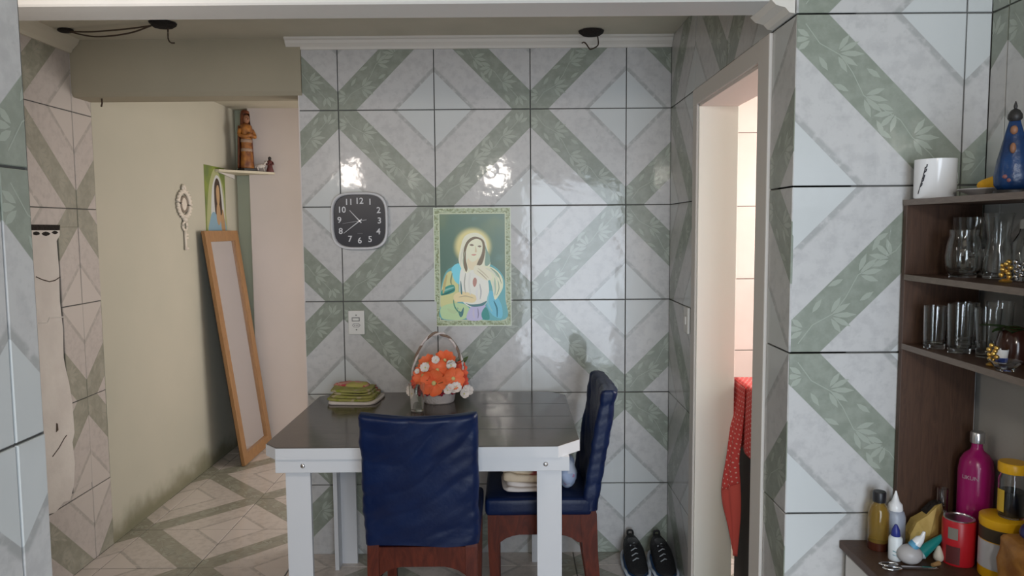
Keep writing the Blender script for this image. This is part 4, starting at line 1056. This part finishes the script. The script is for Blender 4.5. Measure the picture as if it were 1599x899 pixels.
def lathe_thing(name, label, cat, loc, prof, m, seg=28, smooth=.7, sx=1, sy=1, group=None, rotz=0):
    b = new(); lathe(b, prof, seg, cap0=prof[0][0] > 1e-6, cap1=prof[-1][0] > 1e-6, sx=sx, sy=sy); bmesh.ops.remove_doubles(b, verts=b.verts, dist=1e-6)
    o = obj(name, b, m, None, loc, smooth=smooth); o.rotation_euler.z = rotz
    return tag(o, label, cat, group)
def part_lathe(name, prof, m, parent, seg=24, loc=(0, 0, 0), smooth=.7, sx=1, sy=1):
    b = new(); lathe(b, prof, seg, cap0=prof[0][0] > 1e-6, cap1=prof[-1][0] > 1e-6, sx=sx, sy=sy); bmesh.ops.remove_doubles(b, verts=b.verts, dist=1e-6)
    return obj(name, b, m, parent, loc, smooth=smooth)
z0 = SHZ[0] + .0003
mg = thing('white_mug', 'white mug with a dark twig drawing on top of the shelf unit', 'mug', (1.094, 1.922, z0))
part_lathe('cup', [(0, 0), (.046, 0), (.049, .004), (.049, .100), (.0455, .100), (.0455, .010), (0, .010)], M['whitecer'], mg, 40)
def on_cyl(b, pts, r, rad, mi=0):   # tube on a vertical cylinder (angle, z)
    tube(b, [(r * math.cos(a), r * math.sin(a), z) for a, z in pts], rad, 5, mi=mi)
b = new(); a0 = -2.72
on_cyl(b, [(a0 - .22, .012), (a0 - .05, .038), (a0 + .05, .055), (a0 + .16, .078)], .0493, .0012)
for da, dz in ((-.10, .03), (.02, .05), (.10, .065), (-.02, .042), (.13, .076)): on_cyl(b, [(a0 + da, dz), (a0 + da + .10, dz + .004), (a0 + da + .12, dz + .010)], .0493, .0016)
obj('twig_print', b, mat('twig_ink', (.05, .05, .06), .5), mg, smooth=9)
obj('handle', tube(new(), spline([(.046, .018, .078), (.068, .030, .072), (.070, .032, .035), (.046, .018, .022)], 6, False), .006, 8), M['whitecer'], mg, smooth=9)
pl_ = thing('serving_plate', 'white plate holding a yellow cloth behind the mug on the shelf unit', 'plate', (1.172, 1.802, z0))
part_lathe('dish', [(0, 0), (.045, 0), (.055, .006), (.081, .017), (.082, .019), (.054, .010), (0, .008)], M['whitecer'], pl_, 40)
b = new(); ball(b, (.004, -.004, .029), .045, .042, .018, 18, 10)
for v in b.verts: v.co += Vector((0, 0, .006 * nz(v.co.x * 40, v.co.y * 40, 2)))
tag(obj('yellow_sponge_cloth', b, mat('yellow_cloth', (.80, .42, .02), .8, bump=.4, bscale=60), None, (1.172, 1.802, z0), smooth=9), 'bright yellow folded cloth lying on the white plate', 'cloth')
# blue statuette
bs = thing('blue_statuette', 'blue cloaked statuette with a dark crown on top of the shelf unit', 'statue', (1.118, 1.662, z0), -.65)
M['bluecloak'] = mat('blue_enamel', (.008, .045, .15), .3, col2=(.005, .020, .07), cscale=20, bump=.2, bscale=50)
part_lathe('base', [(.036, 0), (.036, .008), (.030, .010)], M['darkbase'], bs)
b = new(); lathe(b, [(.026, .010), (.034, .020), (.035, .040), (.030, .075), (.023, .110), (.018, .135), (.014, .150), (.011, .162), (.006, .168)], 28, sy=.75)
for v in b.verts:
    a = math.atan2(v.co.y, v.co.x); v.co.xy *= 1 + .05 * math.sin(a * 8 + v.co.z * 30)
obj('cloak', b, M['bluecloak'], bs, smooth=9)
b = new(); ball(b, (0, -.0135, .140), .0075, .006, .010); hd = obj('face', b, M['skin'], bs, smooth=9)
b = new(); ball(b, (0, -.022, .100), .006, .006, .012); obj('hands', b, M['skin'], bs, smooth=9)
part_lathe('crown', [(.010, .160), (.0145, .166), (.014, .175), (.009, .184), (.003, .188), (.004, .193), (.001, .204)], M['darkbase'], bs, 16)
b = new(); ball(b, (-.012, -.021, .038), .006, .005, .006); ball(b, (-.004, -.0235, .030), .005, .004, .005); obj('rose_relief', b, mat('rose_paint', (.26, .10, .10), .5), bs, smooth=9)

def hollow(r0, pts, th=.0018, base=.006):
    """closed glass profile from outer wall points [(r, z)]"""
    out = [(0, 0), (pts[0][0], 0)] + pts
    inn = [(max(.001, r - th), z) for r, z in reversed(pts) if z > base] + [(pts[0][0] - th, base), (0, base)]
    return out + inn
z1 = SHZ[1] + .0003; z2 = SHZ[2] + .0003
G = 'glassware on the open shelves'
lathe_thing('glass_carafe', 'rounded clear glass jug at the left of the middle shelf', 'jug', (1.128, 1.845, z1), hollow(0, [(.030, .004), (.038, .020), (.041, .050), (.037, .085), (.031, .105), (.033, .118)]), M['glass'], 36, group=G)
lathe_thing('glass_bowl', 'large clear glass goblet behind the jug on the middle shelf', 'goblet', (1.195, 1.918, z1), hollow(0, [(.034, .003), (.036, .006), (.012, .018), (.010, .045), (.030, .070), (.044, .100), (.046, .150)], base=.05), M['glass'], 36, group=G)
lathe_thing('glass_vase', 'tall waisted clear glass vase right of the jug', 'vase', (1.183, 1.798, z1), hollow(0, [(.030, .004), (.032, .03), (.027, .075), (.024, .095), (.030, .140), (.034, .158)]), M['glass'], 36, group=G)
gb = thing('glass_bottle', 'clear glass bottle with a pale cap at the right of the middle shelf', 'bottle', (1.226, 1.765, z1))
part_lathe('bottle_body', hollow(0, [(.026, .004), (.028, .03), (.028, .085), (.014, .110), (.011, .125)]), M['glass'], gb)
part_lathe('cap', [(.0135, .120), (.0135, .142), (.011, .144)], mat('pale_cap', (.55, .55, .52), .5), gb)
lathe_thing('drinking_glass', 'straight clear tumbler nearest the end panel on the lower shelf', 'glass', (1.088, 1.888, z2), hollow(0, [(.024, .004), (.026, .02), (.027, .110)], base=.012), M['glass'], 32, group=G)
lathe_thing('drinking_glass', 'straight clear tumbler second from the end panel on the lower shelf', 'glass', (1.110, 1.818, z2), hollow(0, [(.025, .004), (.027, .02), (.0285, .122)], base=.012), M['glass'], 32, group=G)
lathe_thing('drinking_glass', 'flared clear tumbler third from the end panel on the lower shelf', 'glass', (1.136, 1.752, z2), hollow(0, [(.022, .004), (.023, .02), (.029, .118)], base=.012), M['glass'], 32, group=G)
lathe_thing('drinking_glass', 'clear tumbler in the rear row behind the first lower shelf tumbler', 'glass', (1.165, 1.880, z2), hollow(0, [(.025, .004), (.027, .02), (.028, .118)], base=.012), M['glass'], 32, group=G)
lathe_thing('drinking_glass', 'clear tumbler in the rear row behind the flared lower shelf tumbler', 'glass', (1.196, 1.800, z2), hollow(0, [(.024, .004), (.026, .02), (.030, .128)], base=.012), M['glass'], 32, group=G)
def ornament(name, label, loc, m, r, seed, base=None):
    t = thing(name, label, 'ornament', loc)
    part_lathe('foot', [(r * .9, 0), (r, .003), (r * .5, .008)], base or m, t, 16)
    b = new()
    for i in range(9):
        a = i * 2.4 + seed; ball(b, (r * .6 * math.cos(a), r * .6 * math.sin(a), .012 + .0042 * i), r * .42, u=8, v=6)
    obj('cluster', b, m, t, smooth=9)
ornament('gold_ornament', 'small gold ornament at the front of the middle shelf', (1.120, 1.672, z1), M['gold'], .014, 0)
ornament('silver_ornament', 'small silver ornament right of the gold one on the middle shelf', (1.150, 1.668, z1), M['steel'], .014, 2)
ornament('gold_figurine', 'small gold ornament at the front of the lower shelf', (1.078, 1.640, z2), M['gold'], .013, 1)
lathe_thing('crystal_dish', 'small clear crystal dish at the front edge of the lower shelf', 'dish', (1.073, 1.588, z2), hollow(0, [(.018, .003), (.024, .010), (.034, .022)], base=.005), M['glass'], 12, smooth=.2)
pj = thing('plant_jar', 'dark brown jar with green leaves at the right end of the lower shelf', 'plant', (1.150, 1.675, z2))
part_lathe('jar', [(.028, 0), (.036, .008), (.038, .045), (.030, .075), (.026, .080), (.022, .078), (0, .060)], mat('dark_brown_glaze', (.035, .012, .008), .15), pj)
b = new()
for i in range(7):
    a = i * .9 + .4; d = Vector((math.cos(a), math.sin(a), .35)).normalized(); s = Vector((-math.sin(a), math.cos(a), 0)); c = Vector((0, 0, .075)); L = .055 + .012 * (i % 3)
    row = []
    for k in range(6):
        q = k / 5; p = c + d * L * q + Vector((0, 0, -.02 * q * q)); w = .020 * math.sin(PI * min(1, q * .9 + .1))
        row.append((b.verts.new(p + s * w), b.verts.new(p + Vector((0, 0, -.003))), b.verts.new(p - s * w)))
    for r0, r1 in zip(row, row[1:]):
        b.faces.new((r0[0], r0[1], r1[1], r1[0])); b.faces.new((r0[1], r0[2], r1[2], r1[1]))
obj('leaves', b, mat('dark_green_leaf', (.035, .075, .018), .45), pj, smooth=9)
cpp = thing('small_cup', 'tiny white and blue cup in front of the plant jar', 'cup', (1.108, 1.655, z2))
part_lathe('cup', [(0, 0), (.010, 0), (.014, .035), (.0125, .035), (.009, .004), (0, .004)], M['whitecer'], cpp)
part_lathe('blue_band', [(.0112, .004), (.0128, .016), (.0122, .016), (.0106, .004)], mat('cobalt_band', (.05, .10, .45), .3), cpp)

# ------------------------------------------------------------------ things on the counter
c0 = CZ + .0003
ab = thing('amber_bottle', 'amber oil bottle with a black cap at the left of the worktop', 'bottle', (.985, 1.936, c0))
M['amber'] = mat('amber_oil', (.55, .36, .08), .08, trans=.75, ior=1.4); M['darkoil'] = mat('dark_sediment', (.06, .015, .008), .2)
part_lathe('bottle_body', [(0, 0), (.023, 0), (.026, .004), (.026, .100), (.020, .118), (.014, .126), (.013, .132), (0, .132)], M['amber'], ab, 28)
part_lathe('sediment', [(0, .0005), (.0262, .0005), (.0265, .005), (.0265, .022), (0, .022)], M['darkoil'], ab, 28)
part_lathe('cap', [(.0165, .130), (.0168, .132), (.0168, .155), (.015, .158)], M['black'], ab)
dbt = thing('dropper_bottle', 'translucent squeeze bottle with a pointed nozzle behind the glue bottle', 'bottle', (1.030, 1.938, c0))
part_lathe('bottle_body', [(.024, 0), (.026, .005), (.026, .088), (.022, .102), (.018, .106)], mat('milky_plastic', (.42, .46, .55), .35, trans=.25), dbt)
part_lathe('nozzle', [(.018, .105), (.019, .108), (.017, .122), (.010, .130), (.004, .150), (.002, .158)], M['whitecer'], dbt)
wb = thing('glue_bottle', 'small white glue bottle with a dark blue cap on the worktop', 'bottle', (.996, 1.868, c0))
part_lathe('bottle_body', [(.0150, 0), (.0165, .003), (.0165, .058), (.0125, .064)], mat('white_plastic', (.66, .70, .72), .4), wb)
part_lathe('cap', [(.0105, .063), (.0115, .065), (.0095, .080), (.004, .092), (.003, .094)], mat('navy_cap', (.02, .03, .20), .4), wb)
b = new(); on_cyl(b, [(-2.4, .028), (-1.9, .026), (-1.4, .028)], .0167, .001); on_cyl(b, [(-2.4, .018), (-1.9, .016), (-1.5, .018)], .0167, .0008)
obj('label_lines', b, mat('teal_print', (.10, .30, .36), .5), wb, smooth=9)
# crumpled yellow bag
bg = thing('paper_bag', 'crumpled yellow paper bag leaning at the shelf panel', 'bag', (1.116, 1.930, c0))
b = new(); rows = []
out = [(-.056, 0), (-.055, .045), (-.040, .080), (-.010, .098), (.012, .122), (.030, .128), (.034, .09), (.036, 0)]
fr = [b.verts.new((x, -.014 + .006 * math.sin(x * 90 + z * 40), z)) for x, z in out]; bk = [b.verts.new((x, .018 + .004 * math.sin(x * 70), z)) for x, z in out]
mid = b.verts.new((-.010, -.026, .045)); n = len(out)
for i in range(n): b.faces.new((fr[i], fr[(i + 1) % n], mid)); b.faces.new((fr[i], bk[i], bk[(i + 1) % n], fr[(i + 1) % n]))
b.faces.new(bk); bmesh.ops.recalc_face_normals(b, faces=b.faces[:])
obj('bag_body', b, mat('yellow_kraft', (.52, .36, .11), .7, col2=(.42, .28, .07), cscale=14, bump=.4, bscale=40), bg)
b = new(); prism(b, [(-.012, .10), (.012, .124), (.034, .130), (.040, .118), (.018, .108), (-.004, .092)], -.006, .020, 'y'); obj('dark_rim', b, M['blackrough'], bg)
obj('white_tag', box(new(), .036, .048, -.010, .014, .0, .105, .002), mat('white_card', (.55, .55, .52), .6), bg)
# round squeeze bottle lying
rb = thing('round_bottle', 'round translucent squeeze bottle lying on the worktop with a white nozzle', 'bottle', (1.020, 1.842, c0 + .0255))
b = new(); ball(b, (0, 0, 0), .031, .028, .0252, 20, 14); obj('bottle_body', b, mat('grey_milky_plastic', (.52, .50, .50), .4, trans=.15), rb, smooth=9)
b = new(); tube(b, [(.004, -.004, .022), (.012, -.006, .032)], [.013, .013], 16); obj('blue_ring', b, mat('sky_blue_ring', (.10, .32, .50), .4), rb, smooth=.6)
b = new(); tube(b, [(.011, -.006, .030), (.020, -.008, .043), (.026, -.009, .050), (.030, -.010, .064)], [.013, .011, .006, .0035], 16); obj('nozzle', b, M['whitecer'], rb, smooth=.6)
# teal tube
tt = thing('teal_tube', 'teal tapered tube cap propped against the round bottle', 'tube', (1.064, 1.868, c0))
b = new(); tube(b, [(.0, 0, .017), (.036, 0, .046), (.058, 0, .066)], [.0160, .011, .004], 16); obj('tube_body', b, mat('teal_plastic', (.005, .20, .19), .35), tt, smooth=.6)
b = new(); tube(b, [(-.006, 0, .0125), (.001, 0, .0165)], [.0125, .0165], 16); obj('rim', b, mat('pale_teal_rim', (.45, .55, .58), .4), tt, smooth=.6)
tag(obj('wooden_clip', tube(new(), [(1.068, 1.822, c0 + .005), (1.090, 1.830, c0 + .007)], [.005, .006], 8), mat('light_wood', (.35, .20, .08), .6), None, smooth=.6), 'small light wooden piece lying in front of the teal tube', 'clip')
lathe_thing('cream_vial', 'small cream pear shaped vial beside the red can', 'vial', (1.104, 1.858, c0), [(.0085, 0), (.0125, .006), (.0130, .015), (.009, .026), (.005, .036), (.003, .040)], mat('cream_plastic', (.60, .54, .44), .5), 20, smooth=9)
lathe_thing('glass_tube', 'tall thin clear glass tube standing behind the red can', 'tube', (1.150, 1.928, c0), hollow(0, [(.013, .003), (.0135, .02), (.0135, .168)], base=.01), M['glass'], 24)
# scissors
sc = thing('scissors', 'steel scissors lying on the front of the worktop', 'scissors', (.985, 1.815, c0 + .004), -.12)
obj('blade', prism(new(), [(0, -.004), (.085, -.002), (.09, 0), (.0, .006)], -.001, .001), M['steel'], sc)
obj('blade', prism(new(), [(0, -.006), (.085, 0), (.088, .002), (.0, .004)], .0012, .003), M['steel'], sc)
for s in (-1, 1): obj('finger_ring', tube(new(), [(-.026 + .022 * math.cos(2 * PI * i / 20), s * .012 + .009 * math.sin(2 * PI * i / 20), .001) for i in range(20)], .0026, 6, True), M['steel'], sc, smooth=9)
# red can
rcn = thing('red_can', 'red can with a dark label patch on the worktop', 'can', (1.150, 1.852, c0))
part_lathe('can_body', [(.037, 0), (.0385, .003), (.0385, .112), (.036, .116)], mat('red_lacquer', (.46, .012, .020), .35), rcn, 36)
part_lathe('lid', [(.036, .1155), (.0362, .119), (.031, .1195), (.030, .117)], M['silver'], rcn, 36)
def cyl_label(name, r, a0, a1, zz0, zz1, m, parent):
    b = new(); n = 40; r += .0006; lo = [b.verts.new((r * math.cos(a0 + (a1 - a0) * i / n), r * math.sin(a0 + (a1 - a0) * i / n), zz0)) for i in range(n + 1)]; hi = [b.verts.new((v.co.x, v.co.y, zz1)) for v in lo]
    for i in range(n): b.faces.new((lo[i], lo[i + 1], hi[i + 1], hi[i]))
    return obj(name, b, m, parent, smooth=9)
cyl_label('grey_label', .0388, -2.75, -2.15, .070, .100, mat('grey_print', (.22, .20, .17), .5), rcn)
cyl_label('dark_label', .0388, -2.85, -2.0, .006, .052, mat('dark_print', (.10, .02, .02), .5), rcn)
# magenta bottle
mb = thing('magenta_bottle', 'tall magenta bottle with a silver cap by the end panel', 'bottle', (1.222, 1.905, c0))
M['magenta'] = mat('magenta_plastic', (.30, .008, .11), .25, col2=(.34, .012, .13), cscale=6)
part_lathe('bottle_body', [(.039, 0), (.042, .005), (.042, .150), (.042, .225), (.038, .252), (.029, .268), (.016, .279), (.013, .288), (.013, .302)], M['magenta'], mb, 40)
part_lathe('cap', [(.0165, .299), (.0170, .301), (.0170, .325), (.015, .328)], M['silver'], mb)
me = text_mesh('LIKUN', .014, .0002, .0002); me.materials.clear(); me.materials.append(mat('white_print', (.70, .55, .62), .5))
for v in me.vertices:
    a = -2.45 + v.co.x / .0425; h = v.co.y; v.co = (.0427 * math.cos(a), .0427 * math.sin(a), .212 + h)
o = bpy.data.objects.new('white_lettering', me); C.objects.link(o); o.parent = mb
# yellow tin with jar on it
yt = thing('yellow_tin', 'yellow tin with a dark band and white label on the worktop', 'tin', (1.213, 1.775, c0))
M['yellow'] = mat('yellow_plastic', (.78, .42, .01), .35)
part_lathe('tin_body', [(.050, 0), (.0515, .003), (.0515, .136)], M['yellow'], yt, 40)
cyl_label('white_label', .0518, -3.6, -.4, .026, .094, mat('white_label', (.52, .52, .55), .5), yt)
cyl_label('dark_band', .0518, -3.6, -.4, .096, .128, mat('dark_brown_band', (.05, .035, .02), .5), yt)
part_lathe('lid', [(.0528, .132), (.0532, .136), (.0528, .150), (.050, .152)], M['yellow'], yt, 40)
jr = thing('coffee_jar', 'glass jar of dark contents with a yellow lid standing on the yellow tin', 'jar', (1.228, 1.772, c0 + .1525))
part_lathe('jar_body', hollow(0, [(.028, .003), (.030, .010), (.030, .095), (.026, .106), (.026, .116)], base=.004), M['glass'], jr, 32)
part_lathe('contents', [(0, .0045), (.0275, .005), (.0275, .066), (0, .068)], mat('dark_contents', (.006, .006, .010), .4), jr, 32)
part_lathe('lid', [(.0315, .112), (.0325, .115), (.0325, .134), (.030, .137)], M['yellow'], jr, 32)
cyl_label('jar_label', .0302, -3.5, -2.7, .015, .070, mat('yellow_label', (.62, .40, .04), .5), jr)
# bread bag
bb = thing('bread_bag', 'bag of sliced brown bread with a dark blue top at the worktop edge', 'bag', (1.200, 1.645, c0))
b = box(new(), -.062, .060, -.07, .05, 0, .150, .022, 3); bmesh.ops.subdivide_edges(b, edges=b.edges[:], cuts=4, use_grid_fill=True)
for v in b.verts: v.co += Vector((nz(v.co.z * 30, v.co.y * 25, 1), nz(v.co.x * 25, v.co.z * 30, 4), .4 * nz(v.co.x * 25, v.co.y * 25, 7))) * .011 * min(1, v.co.z / .02)
obj('bread', b, mat('toast_brown', (.42, .19, .04), .45, col2=(.22, .08, .015), cscale=16, bump=.4, bscale=30), bb, smooth=9)
b = new(); ball(b, (.016, -.01, .158), .046, .060, .026, 22, 12)
for v in b.verts: v.co += Vector((nz(v.co.y * 25, v.co.x * 25, 1), 0, nz(v.co.x * 22, v.co.y * 22, 3))) * .010
obj('blue_wrapper', b, mat('navy_wrapper', (.022, .028, .15), .4), bb, smooth=9)
obj('price_tag', box(new(), .015, .055, -.084, -.074, .090, .123, .002), mat('white_tag', (.58, .56, .52), .6), bb)
